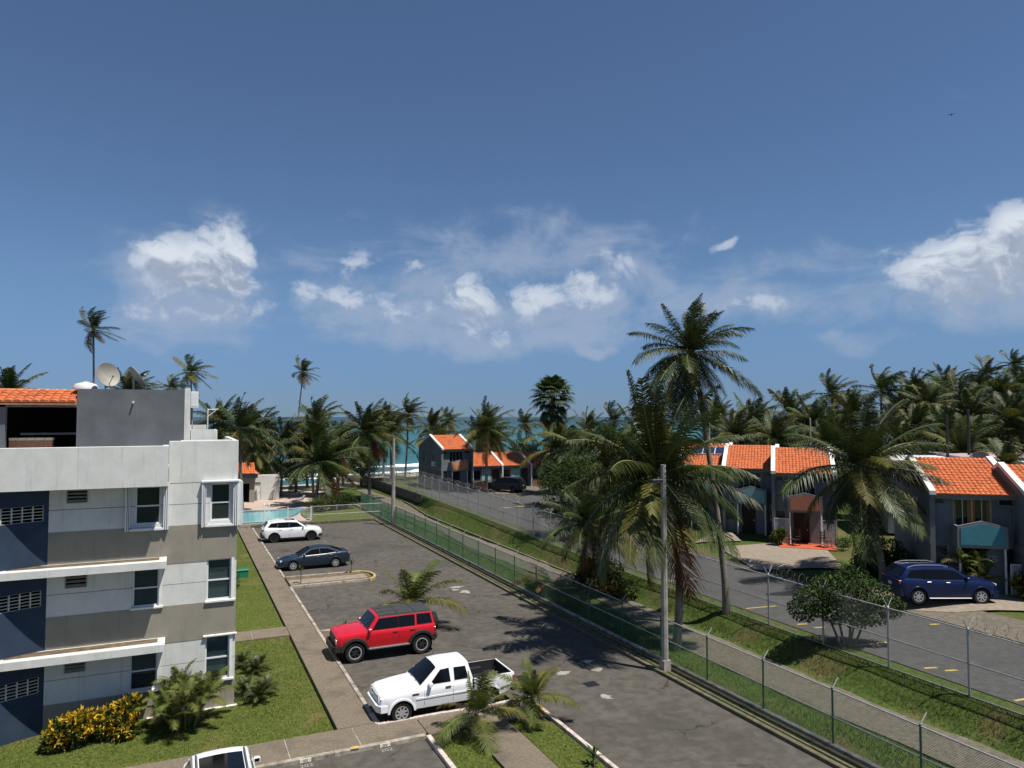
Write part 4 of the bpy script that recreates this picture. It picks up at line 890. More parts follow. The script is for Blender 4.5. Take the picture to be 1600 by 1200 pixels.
# porch furniture at the salmon balcony house
def porch(lx, ly): c, s_ = math.cos(math.radians(-45)), math.sin(math.radians(-45)); return (39.2 + lx * c - ly * s_, 39.85 + lx * s_ + ly * c, G0 + .12)
def rocker(loc, rz, label):
    t = thing('rocking_chair', label, 'chair', loc, math.radians(rz), 'chairs on the red patio')
    MB().box(-.25, .25, -.25, .25, .4, .44).build('seat', 'wood_dark', t); b = MB()
    for k in range(5): b.box(-.24, .24, .22, .25, .5 + k * .12, .57 + k * .12)
    b.box(-.27, -.24, .21, .26, .4, 1.15).box(.24, .27, .21, .26, .4, 1.15); b.build('backrest', 'wood_dark', t)
    for sx in (-.25, .25):
        MB().tube([(sx, -.45, .12), (sx, -.2, .04), (sx, .1, .02), (sx, .45, .12)], .022, 5).build('rocker', 'wood_dark', t); MB().tube([(sx, -.24, .05), (sx, -.24, .65), (sx, .24, .65)], .02, 5).build('armrest', 'wood_dark', t); MB().tube([(sx, .22, .04), (sx, .22, .45)], .02, 5).build('leg', 'wood_dark', t)
rocker(porch(1.35, -1.5), -80, 'dark rocking chair left of the doorway on the red patio'); rocker(porch(3.35, -1.6), 10, 'dark low chair at the right end of the red patio')
# ------------------------------------------------------------------ vehicles (x forward, y left, z up, origin on the ground under the middle)
def tab(t, x):
    return float(np.interp(x, [a for a, _ in t], [b for _, b in t]))
def loft(secs, closed_ends=True):
    m = MB(); n = len(secs[0])
    for s_ in secs: m.v += s_
    for i in range(len(secs) - 1):
        for k in range(n - 1): m.f.append((i * n + k, i * n + k + 1, (i + 1) * n + k + 1, (i + 1) * n + k))
    if closed_ends: m.f += [tuple(range(n))[::-1], tuple((len(secs) - 1) * n + k for k in range(n))]
    return m
def mirror(x, half): return [(x, y, z) for y, z in half] + [(x, -y, z) for y, z in half[-2::-1]]
def wheel_meshes(r, w, style, key):
    ty = MB().lathe([(.6 * r, -w / 2 + .02), (.66 * r, -w / 2), (.92 * r, -w / 2), (.985 * r, -w / 2 + .035), (r, 0), (.985 * r, w / 2 - .035), (.92 * r, w / 2), (.66 * r, w / 2), (.6 * r, w / 2 - .02), (.6 * r, -w / 2 + .02)], 28, 'y').mesh('wheel', 'rubber', 50)
    mt = {'alloy': 'rim_alloy', 'chrome': 'rim_alloy', 'dark': 'rim_dark', 'ring': 'rim_dark'}[style]
    m = MB()
    m.lathe([(.64 * r, -w / 2 + .005), (.64 * r, -w / 2 - .006), (.56 * r, -w / 2 - .004), (.52 * r, -w / 2 + .05)], 28, 'y'); m.lathe([(.52 * r, w / 2 - .05), (.56 * r, w / 2 + .004), (.64 * r, w / 2 + .006), (.64 * r, w / 2 - .005)], 28, 'y')
    ns = {'alloy': 7, 'chrome': 8, 'dark': 5, 'ring': 6}[style]
    for sg in (-1, 1):
        y0, y1 = sorted((sg * (w / 2 - .035), sg * (w / 2 + .0)))
        m.lathe([(0, y0), (.17 * r, y0), (.15 * r, y1), (0, y1)], 12, 'y')
        for k in range(ns):
            a = 2 * math.pi * k / ns; ca, sa = math.cos(a), math.sin(a); q = .085 * r if style != 'dark' else .1 * r; P_ = []
            for rr_, ww in ((.12 * r, q * 1.1), (.57 * r, q * .8)):
                for y in (y0, y1): P_ += [(rr_ * ca - ww * sa, y, rr_ * sa + ww * ca), (rr_ * ca + ww * sa, y, rr_ * sa - ww * ca)]
            m.add(P_, [(0, 1, 3, 2), (4, 6, 7, 5), (0, 4, 5, 1), (2, 3, 7, 6), (0, 2, 6, 4), (1, 5, 7, 3)])
    rim = m.mesh('rim', mt, 40)
    back = MB().lathe([(0, -.03), (.56 * r, -.03), (.56 * r, .03), (0, .03)], 20, 'y').mesh('brake_drum', 'plastic_black')
    ring = MB().lathe([(.66 * r, -w / 2 - .008), (.56 * r, -w / 2 - .012), (.54 * r, -w / 2 + .01)], 28, 'y').lathe([(.54 * r, w / 2 - .01), (.56 * r, w / 2 + .012), (.66 * r, w / 2 + .008)], 28, 'y').mesh('rim_ring', 'rim_alloy', 50) if style in ('ring',) else None
    return ty, rim, back, ring
def car(name, label, cat, loc, rz, S):
    t = thing(name, label, cat, loc, math.radians(rz)); pt = S['paint']; xr, xf = S['x']; wr = S['wr']; ra = wr + S.get('gap', .06); wc = S['wheels']; base = S['base']; cr = S.get('crown', .05)
    hw = lambda x: tab(S['hw'], x); top = lambda x: tab(S['top'], x)
    xs = set(np.linspace(xr, xf, 34).round(4)) | {xr + .03, xr + .08, xr + .15, xf - .03, xf - .08, xf - .15} | {x for x, _ in S['top']}
    for c in wc:
        for k in range(13): xs.add(round(c + ra * math.cos(math.pi * k / 12), 4))
        xs |= {c + ra + .012, c - ra - .012}
    xs = sorted(x for x in xs if xr <= x <= xf)
    def bot(x):
        b = base + .16 * sstep(xf - .45, xf, x) + .2 * sstep(xr + .5, xr, x)
        for c in wc:
            if abs(x - c) < ra: b = max(b, wr + math.sqrt(max(0, ra * ra - (x - c) ** 2)))
        return b
    bx_ = S.get('box', .0)          # boxiness: how flat the sides stay towards the shoulder
    def sec(x):
        W, zt, b = hw(x), top(x), bot(x); z1 = base + .35 * (zt - base); z2 = base + .72 * (zt - base)
        return [(W * .95, b), (W * .995, max(b + .01, z1)), (W, max(b + .02, z2)), (W * (.975 + .015 * bx_), max(b + .03, zt - .06)), (W * (.93 + .03 * bx_), max(b + .035, zt - .008)), (W * .6, zt + cr * .64), (0, zt + cr)]
    xb = S.get('bed')
    secs = [mirror(x, sec(x)) for x in xs if xb is None or x >= xb - 1e-6]
    body = recalc(loft(secs).build('body', pt, t, 32))
    MB().box(xr + .25, xf - .3, -hw(0) + .28, hw(0) - .28, base - .02, base + .35).build('underbody', 'plastic_black', t)
    if xb is not None:
        fl = S['floor']; s2 = []
        for x in [x for x in xs if x <= xb - .02] + [xb - .02]:
            W, zt, b = hw(x), top(x), bot(x); z1 = base + .35 * (zt - base); z2 = base + .72 * (zt - base)
            s2.append(mirror(x, [(W * .95, b), (W * .995, max(b + .01, z1)), (W, max(b + .02, z2)), (W * .985, zt - .05), (W * .97, zt), (W - .08, zt + .002), (W - .09, fl + .02), (0, fl)]))
        recalc(loft(s2).build('cargo_bed', pt, t, 32))
        MB().box(xr + .02, xr + .09, -hw(xr) * .97, hw(xr) * .97, base + .35, top(xr) + .003).build('tailgate', pt, t)
        ln = MB(); a, b, W = xr + .1, xb - .06, hw(xb) - .105
        ln.box(a, b, -W, W, fl + .025, fl + .045).box(a, b, W - .005, W + .012, fl + .045, top(xb) + .012).box(a, b, -W - .012, -W + .005, fl + .045, top(xb) + .012).box(b - .0, b + .03, -W, W, fl + .045, top(xb) + .012).box(a - .01, a, -W, W, fl + .045, top(xb) + .012)
        for sg in (-1, 1): ln.prism([(wc[1] - .42, fl), (wc[1] + .42, fl), (wc[1] + .3, fl + .24), (wc[1] - .3, fl + .24)], 'y', sg * W, sg * (W - .2))
        for k in range(7): ln.box(a + .05, b - .05, -W + .15 + k * .19, -W + .2 + k * .19, fl + .045, fl + .06)
        recalc(ln.build('bed_liner', 'plastic_black', t))
    # cabin
    gp = S['cabin']; gx = [p[0] for p in gp][::-1]; gzv = [p[1] for p in gp][::-1]; zr = lambda x: float(np.interp(x, gx, gzv)); zmax = max(gzv)
    hb = lambda x: hw(x) * S.get('hb', .94); xm = (gp[1][0] + gp[-2][0]) / 2; k_ = (hb(xm) - S['hr']) / (zmax - top(xm)); rc = S.get('roofcrown', .045)
    ys = lambda x, z: hb(x) - k_ * (z - top(x))
    xs2 = sorted(set(np.linspace(gx[0], gx[-1], 26).round(4)) | set(gx))
    def csec(x):
        zb, z = top(x) - .015, max(zr(x), top(x) + .004); e = min(S.get('edge', .08), (z - zb) * .45); ye = ys(x, z - e)
        return [(hb(x), zb), (ye, z - e), (ye - e * .45, z - e * .22), (ye * .86 - e * .3, z + rc * .12), (ye * .5, z + rc * .72), (0, z + rc)]
    recalc(loft([mirror(x, csec(x)) for x in xs2]).build('cabin', S.get('cabin_paint', pt), t, 34))
    def ztop(x, y): ye = ys(x, zr(x) - .05); return zr(x) + rc * (1 - min(1, (abs(y) / max(.1, ye))) ** 2)
    def patch(nm, x0, x1, m0, m1, off, mt, n=8, rows_=6):
        m = MB(); R0 = []
        for i in range(rows_ + 1):
            x = x0 + (x1 - x0) * i / rows_; ye = ys(x, zr(x) - .04) - (m0 + (m1 - m0) * i / rows_)
            for j in range(n + 1):
                y = -ye + 2 * ye * j / n; R0.append((x, y, ztop(x, y) + off))
        nn = len(R0); dx = -.02 if x0 > x1 else .02
        m.v = R0 + [(x, y, z - .05) for x, y, z in R0]
        for i in range(rows_):
            for j in range(n): a = i * (n + 1) + j; m.f += [(a, a + 1, a + n + 2, a + n + 1), (nn + a, nn + a + n + 1, nn + a + n + 2, nn + a + 1)]
        ring = list(range(n + 1)) + [i * (n + 1) + n for i in range(1, rows_ + 1)] + list(range(rows_ * (n + 1) + n - 1, rows_ * (n + 1) - 1, -1)) + [i * (n + 1) for i in range(rows_ - 1, 0, -1)]
        for a, b in zip(ring, ring[1:] + ring[:1]): m.f.append((a, nn + a, nn + b, b))
        return recalc(m.build(nm, mt, t, 30))
    w0, w1 = gp[0], gp[1]
    patch('windshield', w0[0] - .05, w1[0] + .04, .07, .09, .022, 'glass_car')
    if S.get('rearwin'): a, b = S['rearwin']; patch('rear_window', a, b, .1, .12, .022, 'glass_car')
    if S.get('roofpanel'): a, b, mt, mg = S['roofpanel']; rp_ = patch('roof_panel', a, b, mg, mg, .014, mt)
    if S.get('vrear'):              # upright tailgate glass
        x, z0, z1, yy = S['vrear']; MB().add([(x, -yy, z0), (x, yy, z0), (x + .1, yy * .88, z1), (x + .1, -yy * .88, z1), (x - .015, -yy, z0), (x - .015, yy, z0), (x + .085, yy * .88, z1), (x + .085, -yy * .88, z1)], [(0, 1, 2, 3), (7, 6, 5, 4), (0, 4, 5, 1), (1, 5, 6, 2), (2, 6, 7, 3), (3, 7, 4, 0)]).build('rear_window', 'glass_car', t)
    for poly in S['side']:
        for sg in (1, -1):
            n = len(poly); vo = [(x, sg * (ys(x, z) + .012), z) for x, z in poly]; vi = [(x, sg * (ys(x, z) - .02), z) for x, z in poly]
            recalc(MB().add(vo + vi, [tuple(range(n)), tuple(range(2 * n - 1, n - 1, -1))] + [(i, n + i, n + (i + 1) % n, (i + 1) % n) for i in range(n)]).build('side_window', 'glass_car', t))
    if S.get('chrome_line'):
        a, b = S['chrome_line']
        for sg in (1, -1): MB().tube([(x, sg * (hb(x) + .012), top(x) + .01) for x in np.linspace(a, b, 8)], .013, 5).build('window_trim', 'chrome', t)
    # wheels
    ty, rim, back, ring = wheel_meshes(wr, S['tw'], S['rim'], name)
    for c in wc:
        for sg in (1, -1):
            w_ = link('wheel', ty, t, (c, sg * (hw(c) - S['tw'] / 2 - S.get('inset', .02)), wr), (0, rnd.uniform(0, 1), 0)); link('rim', rim, w_); link('brake_drum', back, w_)
            if ring: link('rim_ring', ring, w_)
            ww_ = MB().lathe([(.05, hw(c) - S['tw'] - .05), (ra - .012, hw(c) - S['tw'] - .05), (ra - .012, hw(c) - .05)], 20, 'y').build('wheel_well', 'plastic_black', t)
            ww_.location = (c, 0, wr)
            if sg < 0: ww_.rotation_euler = (0, 0, math.pi)
            fl_ = S.get('flare')
            if fl_:
                m = MB(); P_ = []; nA = 14
                for k in range(nA + 1):
                    a = math.pi * (k / nA) * 1.06 - .09; ca, sa = math.cos(a), math.sin(a)
                    for (q, y) in ((ra - .015, hw(c) - .05), (ra - .01, hw(c) + fl_[1]), (ra + fl_[2], hw(c) + fl_[1] * .9), (ra + fl_[2] + .02, hw(c) - .02)): P_.append((c + q * ca, sg * y, max(base - .02, wr + q * sa)))
                m.v = P_; m.f = [(k * 4 + j, k * 4 + j + 1, k * 4 + 5 + j, k * 4 + 4 + j) for k in range(nA) for j in range(3)]
                recalc(m.build('fender_flare', fl_[0], t, 40))
    # fittings
    for sg in (1, -1):
        mx, mz = S['mirror']; yb = ys(mx, mz) if mz > top(mx) else hw(mx)
        mm = MB().bbox(mx - .06, mx + .06, 0, .17, mz - .06, mz + .07, .03).tube([(mx, -.06, mz - .03), (mx, .03, mz - .02)], .03, 6).build('mirror', S.get('mirror_paint', pt), t); mm.location = (0, yb + .03, 0) if sg > 0 else (2 * mx, -yb - .03, 0)
        if sg < 0: mm.rotation_euler = (0, 0, math.pi)
        MB().box(mx - .068, mx - .061, yb + .05 if sg > 0 else -yb - .18, yb + .18 if sg > 0 else -yb - .05, mz - .04, mz + .05).build('mirror_glass', 'glass_car', t)
        for x in S['handles']:
            y = hw(x) * .985; z = top(x) - .13
            MB().bbox(x - .1, x + .1, *( (y, y + .035) if sg > 0 else (-y - .035, -y)), z, z + .04, .01).build('door_handle', S.get('handle_mat', pt), t)
        for x in S['seams']:
            m = MB(); zz = np.linspace(base + .1, top(x) - .03, 7)
            for a, b in zip(zz[:-1], zz[1:]):
                f = lambda z: hw(x) * float(np.interp(z, [base, base + .35 * (top(x) - base), base + .72 * (top(x) - base), top(x) - .06, top(x)], [.955, .995, 1, .975 + .015 * bx_, .94])) + .002
                m.add([(x - .006, sg * f(a), a), (x + .006, sg * f(a), a), (x + .006, sg * f(b), b), (x - .006, sg * f(b), b)], [(0, 1, 2, 3)])
            m.build('door_seam', 'plastic_black', t)
        if S.get('sill'):
            mt, off, h = S['sill']; a, b = wc[1] + ra + .05, wc[0] - ra - .05; y = hw(0) * .97
            MB().bbox(a, b, *((y - .05, y + off) if sg > 0 else (-y - off, -y + .05)), base - .05, base - .05 + h, .01).build('running_board', mt, t)
        if S.get('moulding'):
            mt, z = S['moulding']
            for a, b in ((wc[1] + ra + .06, -.25), (-.23, wc[0] - ra - .06)): MB().box(a, b, *((hw(0) - .005, hw(0) + .014) if sg > 0 else (-hw(0) - .014, -hw(0) + .005)), z, z + .05).build('side_moulding', mt, t)
        hl = S['head']; y1 = hw(hl[0] - .02) + .015
        MB().bbox(hl[0] - hl[3], hl[0], *((y1 - hl[4], y1 - .02) if sg > 0 else (-y1 + .02, -y1 + hl[4])), hl[1], hl[2], .02).build('headlight', 'headlamp', t)
        tl_ = S['tail']; y1 = hw(tl_[0] + .06)
        MB().bbox(tl_[0], tl_[0] + tl_[3], *((y1 - tl_[4], y1 + .006) if sg > 0 else (-y1 - .006, -y1 + tl_[4])), tl_[1], tl_[2], .02).build('taillight', 'lamp_red', t)
        if S.get('rails'):
            a, b = S['rails']; P_ = [(x, sg * (ys(x, zr(x)) - .1), zr(x) + (.075 if 0 < i < 6 else .01)) for i, x in enumerate(np.linspace(a, b, 7))]
            MB().tube(P_, .02, 6).build('roof_rail', S.get('rail_mat', 'silver'), t)
    gx0, gz0, gz1, gw, gm = S['grille']; MB().bbox(gx0 - .08, gx0, -gw, gw, gz0, gz1, .01).build('grille', gm, t)
    for k in range(S.get('bars', 0)): z = gz0 + (k + .5) * (gz1 - gz0) / S['bars']; MB().box(gx0 - .02, gx0 + .012, -gw + .02, gw - .02, z - .012, z + .012).build('grille_bar', S.get('bar_mat', 'silver'), t)
    for (x0, x1, z0, z1, wd, mt, nm) in S['bumpers']:
        m = MB(); c = .12 if x1 > 0 else -.12; fx_, bk = (x1, x0) if x1 > 0 else (x0, x1)
        recalc(m.prism([(bk, -wd), (fx_ - c, -wd), (fx_, -wd * .75), (fx_, wd * .75), (fx_ - c, wd), (bk, wd)], 'z', z0, z1).build(nm, mt, t))
    MB().box(xr - .012, xr + .04, -.16, .16, S.get('platez', .75), S.get('platez', .75) + .15).build('licence_plate', 'plate', t)
    for y in (-.28, .25): 
        if S.get('wipers', True): x = w0[0] - .06; MB().tube([(x + .04, y, top(x) + cr + .02), (x - .18, y + .28, zr(x - .18) + .05)], .01, 4).build('wiper', 'plastic_black', t)
    return t
pick = dict(paint='paint_car_white', x=(-2.62, 2.36), wr=.365, gap=.075, wheels=(1.62, -1.6), base=.42, hw=[(-2.62, .83), (-2.4, .86), (0, .875), (1.6, .87), (2.1, .83), (2.3, .76), (2.36, .7)], top=[(-2.62, 1.13), (-1.1, 1.13), (.5, 1.13), (.95, 1.12), (1.6, 1.06), (2.15, .99), (2.3, .93), (2.36, .85)],
    crown=.05, bed=-1.02, floor=.72, cabin=[(1.0, 1.12), (.3, 1.66), (-.1, 1.7), (-.86, 1.69), (-1.0, 1.14)], hb=.94, hr=.64, tw=.24, rim='chrome', side=[[(.62, 1.17), (.2, 1.58), (-.12, 1.6), (-.15, 1.17)], [(-.3, 1.19), (-.3, 1.59), (-.74, 1.58), (-.8, 1.3), (-.8, 1.19)]],
    mirror=(.62, 1.2), handles=[-.05], handle_mat='plastic_black', seams=[.82, -.23], moulding=('paint_car_white', .74), head=(2.33, .74, .93, .12, .3), tail=(-2.64, .78, 1.05, .1, .1), grille=(2.36, .72, .9, .42, 'plastic_black'), bars=3, bar_mat='chrome', rearwin=None,
    vrear=(-1.02, 1.2, 1.6, .56), bumpers=[(2.1, 2.47, .46, .68, .84, 'paint_car_white', 'front_bumper'), (-2.78, -2.55, .46, .66, .8, 'chrome', 'rear_bumper')], flare=('paint_car_white', .02, .05), platez=.5)
car('pickup_truck', 'white extended cab pickup truck with black bed liner behind the young palms', 'pickup truck', (8.67, 25.22, 0), 180, pick)
pk_ = bpy.data.objects['pickup_truck']
for sg in (1, -1): MB().box(1.02, 1.26, *((.868, .882) if sg > 0 else (-.882, -.868)), .9, .95).build('fender_badge', 'plastic_black', pk_)
MB().lathe([(0, 0), (.06, 0), (.055, .012), (0, .014)], 14, 'x', (2.362, 0, .81)).build('grille_badge', 'paint_car_slate', pk_)
for sg in (1, -1): MB().tube([(.0, 0, 0), (.07, 0, 0)], .05, 10).build('fog_lamp', 'headlamp', pk_).location = (2.41, sg * .55, .53)
bron = dict(paint='paint_car_red', x=(-2.12, 2.25), wr=.43, gap=.09, wheels=(1.475, -1.475), base=.55, box=1., hw=[(-2.12, .9), (-1.95, .94), (0, .94), (1.7, .93), (2.1, .88), (2.25, .82)], top=[(-2.12, 1.24), (.7, 1.24), (.95, 1.24), (1.6, 1.21), (2.1, 1.15), (2.22, 1.08), (2.25, 1.0)], crown=.045,
    cabin=[(.98, 1.24), (.52, 1.8), (.3, 1.84), (-1.95, 1.83), (-2.1, 1.25)], hb=.94, hr=.75, edge=.07, roofcrown=.025, tw=.29, inset=-.03, rim='ring', side=[[(.74, 1.28), (.42, 1.72), (-.435, 1.73), (-.435, 1.28)], [(-.447, 1.28), (-.447, 1.73), (-1.18, 1.73), (-1.18, 1.28)], [(-1.27, 1.3), (-1.27, 1.73), (-1.9, 1.72), (-1.98, 1.3)]],
    roofpanel=(.42, -1.93, 'roof_soft', .0), mirror=(.85, 1.32), handles=[-.28, -1.05], handle_mat='plastic_black', seams=[.8, -.44, -1.2], sill=('plastic_grey', .1, .06), head=(2.27, .85, 1.02, .1, .26), tail=(-2.14, .85, 1.12, .08, .12), grille=(2.27, .8, 1.06, .62, 'plastic_black'), bars=1, bar_mat='silver',
    vrear=(-2.1, 1.32, 1.72, .62), bumpers=[(2.0, 2.42, .5, .74, .86, 'plastic_black', 'front_bumper'), (-2.3, -2.0, .55, .74, .86, 'plastic_black', 'rear_bumper')], flare=('plastic_black', .07, .09), platez=.78)
b_ = car('off_road_vehicle', 'red boxy four door off-roader with dark roof and rear spare wheel', 'SUV', (8.4, 32.05, 0), 180, bron)
ty, rim, back, ring = wheel_meshes(.42, .27, 'ring', 's'); sw = link('spare_wheel', ty, b_, (-2.3, 0, 1.1), (0, 0, math.pi / 2)); link('rim', rim, sw)
for sg in (1, -1): MB().box(-1.93, .4, *((.72, .765) if sg > 0 else (-.765, -.72)), 1.765, 1.815).build('roof_side_trim', 'silver', b_)
for x in (-.42, -1.2): MB().box(x - .012, x + .012, -.68, .68, 1.868, 1.878).build('roof_seam', 'plastic_black', b_)
for sg in (1, -1): MB().box(-.6, .5, -.012 + sg * .3, .012 + sg * .3, 1.87, 1.882).build('roof_rib', 'roof_soft', b_)
maz = dict(paint='paint_car_slate', x=(-2.42, 2.42), wr=.335, wheels=(1.45, -1.4), base=.26, hw=[(-2.42, .74), (-2.25, .84), (-1.6, .915), (0, .91), (1.4, .905), (2.0, .85), (2.3, .72), (2.42, .55)], top=[(-2.42, .92), (-2.2, 1.04), (-1.7, 1.05), (-.8, .98), (.3, .94), (1.0, .92), (1.6, .83), (2.1, .72), (2.35, .62), (2.42, .55)], crown=.05,
    cabin=[(1.15, .92), (.28, 1.38), (-.1, 1.43), (-.55, 1.43), (-1.1, 1.36), (-1.95, 1.06)], hb=.9, hr=.56, tw=.22, rim='alloy', side=[[(.78, 1.0), (.2, 1.3), (-.3, 1.35), (-.32, 1.0)], [(-.37, 1.0), (-.36, 1.35), (-.85, 1.33), (-1.4, 1.13), (-1.42, 1.07)]], chrome_line=(.85, -1.4), mirror=(.72, 1.02), handles=[-.2, -1.1], seams=[.95, -.35, -1.15],
    rearwin=(-1.2, -1.85), head=(2.3, .58, .7, .3, .3), tail=(-2.42, .82, .97, .14, .3), grille=(2.42, .32, .56, .4, 'plastic_black'), bars=0, bumpers=[(2.1, 2.45, .26, .42, .78, 'paint_car_slate', 'front_bumper'), (-2.46, -2.2, .3, .62, .8, 'paint_car_slate', 'rear_bumper')], flare=('paint_car_slate', .012, .04), platez=.7)
car('sedan', 'dark slate blue four door sedan parked nose to the sidewalk', 'car', (8.57, 52.1, 0), 180, maz)
def suv(paint, **k):
    d = dict(paint=paint, x=(-2.4, 2.42), wr=.385, wheels=(1.5, -1.48), base=.34, box=.5, hw=[(-2.4, .8), (-2.2, .92), (0, .965), (1.5, .95), (2.1, .9), (2.35, .78), (2.42, .68)], top=[(-2.4, 1.12), (-2.1, 1.22), (-1, 1.19), (.7, 1.15), (1.1, 1.13), (1.7, 1.08), (2.2, 1.0), (2.36, .92), (2.42, .84)], crown=.05,
        cabin=[(1.2, 1.13), (.4, 1.68), (.0, 1.74), (-1.2, 1.75), (-1.95, 1.7), (-2.3, 1.25)], hb=.93, hr=.68, tw=.25, rim='dark', side=[[(.85, 1.22), (.35, 1.58), (-.285, 1.64), (-.3, 1.2)], [(-.31, 1.2), (-.295, 1.64), (-1.185, 1.64), (-1.22, 1.22)], [(-1.23, 1.24), (-1.195, 1.64), (-1.75, 1.6), (-2.02, 1.3)]],
        mirror=(.85, 1.24), handles=[-.1, -1.0], seams=[.95, -.3, -1.18], rearwin=(-2.0, -2.26), head=(2.36, .88, .97, .2, .36), tail=(-2.4, .98, 1.14, .16, .34), grille=(2.43, .7, .9, .5, 'plastic_black'), bars=0, rails=(.1, -1.85), rail_mat='silver', sill=('plastic_black', .02, .1),
        bumpers=[(2.1, 2.48, .34, .55, .86, 'plastic_black', 'front_bumper'), (-2.46, -2.2, .4, .68, .86, 'plastic_black', 'rear_bumper')], flare=('plastic_black', .015, .045), platez=.8)
    d.update(k); return d
car('sport_utility_vehicle', 'white SUV with black windows and dark wheels at the far end of the car park', 'SUV', (8.7, 64.0, 0), 0, suv('paint_car_white', roofpanel=(.2, -.6, 'glass_car', .2)))
car('sport_utility_vehicle', 'bright blue SUV with silver roof rails parked before the teal balcony house', 'SUV', (34.25, 23.95, G0 + .04), -24.6, suv('paint_car_blue', rim='alloy', handle_mat='chrome', flare=('paint_car_blue', .012, .04), wheels=(1.53, -1.5), bumpers=[(2.1, 2.5, .34, .62, .88, 'paint_car_blue', 'front_bumper'), (-2.48, -2.2, .4, .75, .88, 'paint_car_blue', 'rear_bumper')], sill=('silver', .03, .04)))
car('sport_utility_vehicle', 'black SUV parked before the far single storey houses', 'SUV', (35.7, 79.6, G0 + .07), 128, suv('paint_car_black', rim='dark'))
car('sport_utility_vehicle', 'white car with a dark glass roof cut off by the bottom edge', 'SUV', (1.1, 20.72, 0), 90, suv('paint_car_white', roofpanel=(-.12, -1.4, 'glass_car', .17), rim='alloy', rails=(.25, -1.9), rail_mat='plastic_grey', x=(-2.25, 1.92), wheels=(1.18, -1.38), hw=[(-2.25, .8), (-2.05, .9), (0, .925), (1.2, .915), (1.7, .86), (1.84, .76), (1.92, .66)], head=(1.86, .82, .9, .2, .34), grille=(1.92, .55, .74, .45, 'plastic_black'), tail=(-2.26, .95, 1.12, .16, .3),
     top=[(-2.25, 1.05), (-2.0, 1.16), (-1, 1.12), (.5, 1.08), (.9, 1.05), (1.4, .97), (1.78, .86), (1.92, .76)], cabin=[(1.05, 1.05), (.38, 1.6), (.0, 1.66), (-1.2, 1.66), (-1.85, 1.6), (-2.15, 1.15)], side=[[(.75, 1.14), (.3, 1.5), (-.25, 1.56), (-.28, 1.13)], [(-.33, 1.13), (-.3, 1.56), (-1.15, 1.55), (-1.2, 1.15)], [(-1.26, 1.17), (-1.22, 1.55), (-1.65, 1.5), (-1.9, 1.22)]], rearwin=(-1.9, -2.12), mirror=(.58, 1.1),
     bumpers=[(1.6, 1.97, .34, .55, .84, 'plastic_black', 'front_bumper'), (-2.3, -2.0, .4, .66, .84, 'plastic_black', 'rear_bumper')]))
# ------------------------------------------------------------------ vegetation
WIND = Vector((.93, -.36, .05))
def frond_mesh(az, el, droop, wind, nleaf, leaf, lw, mats, seed, curl=.5, N=11, keel=.25):
    """one pinnate leaf of length 1, base at the origin"""
    r = random.Random(seed); d = Vector((math.cos(el) * math.cos(az), math.cos(el) * math.sin(az), math.sin(el))); p = Vector((0, 0, 0)); P = [p.copy()]; D = [d.copy()]
    for i in range(N):
        s_ = (i + 1) / N; d = (d + Vector((0, 0, -1)) * droop * s_ / N * 2 + WIND * wind * s_ / N * 2).normalized(); p = p + d / N; P.append(p.copy()); D.append(d.copy())
    m = MB(); m.tube(P, [.0115 * (1 - .85 * i / N) + .001 for i in range(N + 1)], 4, False); nr = len(m.f)
    out = Vector((math.cos(az), math.sin(az), 0)); tw = r.uniform(-.35, .35)
    for k in range(nleaf):
        s_ = .1 + .9 * (k + .5) / nleaf; x = s_ * N; i = min(N - 1, int(x)); f = x - i; b = P[i].lerp(P[i + 1], f); t = D[i].lerp(D[i + 1], f).normalized()
        n = Vector((0, 0, 1)) - t * t.z
        if n.length < .25: n = (n - out * (1 if t.z < 0 else -1) * .4)
        n.normalize(); sd = t.cross(n).normalized(); n = sd.cross(t)
        sd = (sd * math.cos(tw * s_) + n * math.sin(tw * s_)).normalized()
        ll = leaf * (.35 + .65 * math.sin(math.pi * min(1, .12 + .8 * s_)) ** .7) * (1 - .45 * max(0, s_ - .75) / .25)
        fw = .3 + .75 * s_ ** 1.5
        for sg in (1, -1):
            if r.random() < .05: continue
            l_ = ll * r.uniform(.8, 1.1); q = (sd * sg + t * (fw + r.uniform(-.12, .12)) + n * (keel + r.uniform(-.1, .1))).normalized()
            g = Vector((0, 0, -1)) * curl * r.uniform(.6, 1.3) + WIND * wind * .5
            m1 = b + q * l_ * .5 + g * l_ * .16; tip = b + q * l_ * .86 + g * l_ * .55; w_ = t * lw
            m.add([b - w_ * .5, b + w_ * .5, m1 + w_ * .55, m1 - w_ * .55, tip], [(0, 1, 2, 3), (3, 2, 4)])
    me = bpy.data.meshes.new('frond'); me.from_pydata(m.v, [], m.f); me.materials.append(M[mats[0]]); me.materials.append(M[mats[1]])
    me.polygons.foreach_set('material_index', [1] * nr + [0] * (len(m.f) - nr)); me.update(); return me
GA = math.radians(137.5)
def crown(n, e0, e1, d0, d1, wind, nleaf, leaf, lw, leafmat, seed, yellow=.12, dead=2, curl=.5, len0=.75):
    r = random.Random(seed); out = []
    for i in range(n):
        f = i / (n - 1); az = GA * i + r.uniform(-.25, .25); el = math.radians(e0 + (e1 - e0) * f ** .9 + r.uniform(-7, 7)); dr = d0 + (d1 - d0) * f + r.uniform(-.08, .08)
        mt = (leafmat, 'rachis')
        if i >= n - dead: mt = ('frond_dead', 'rachis_dead'); el -= .3
        elif r.random() < yellow * (.4 + 1.6 * f): mt = ('frond_yellow', 'rachis')
        out.append((frond_mesh(az, el, dr, wind, nleaf, leaf, lw, mt, seed * 100 + i, curl * (1 + .6 * f)), len0 + (1 - len0) * min(1, f * 3) + r.uniform(-.08, .06)))
    return out
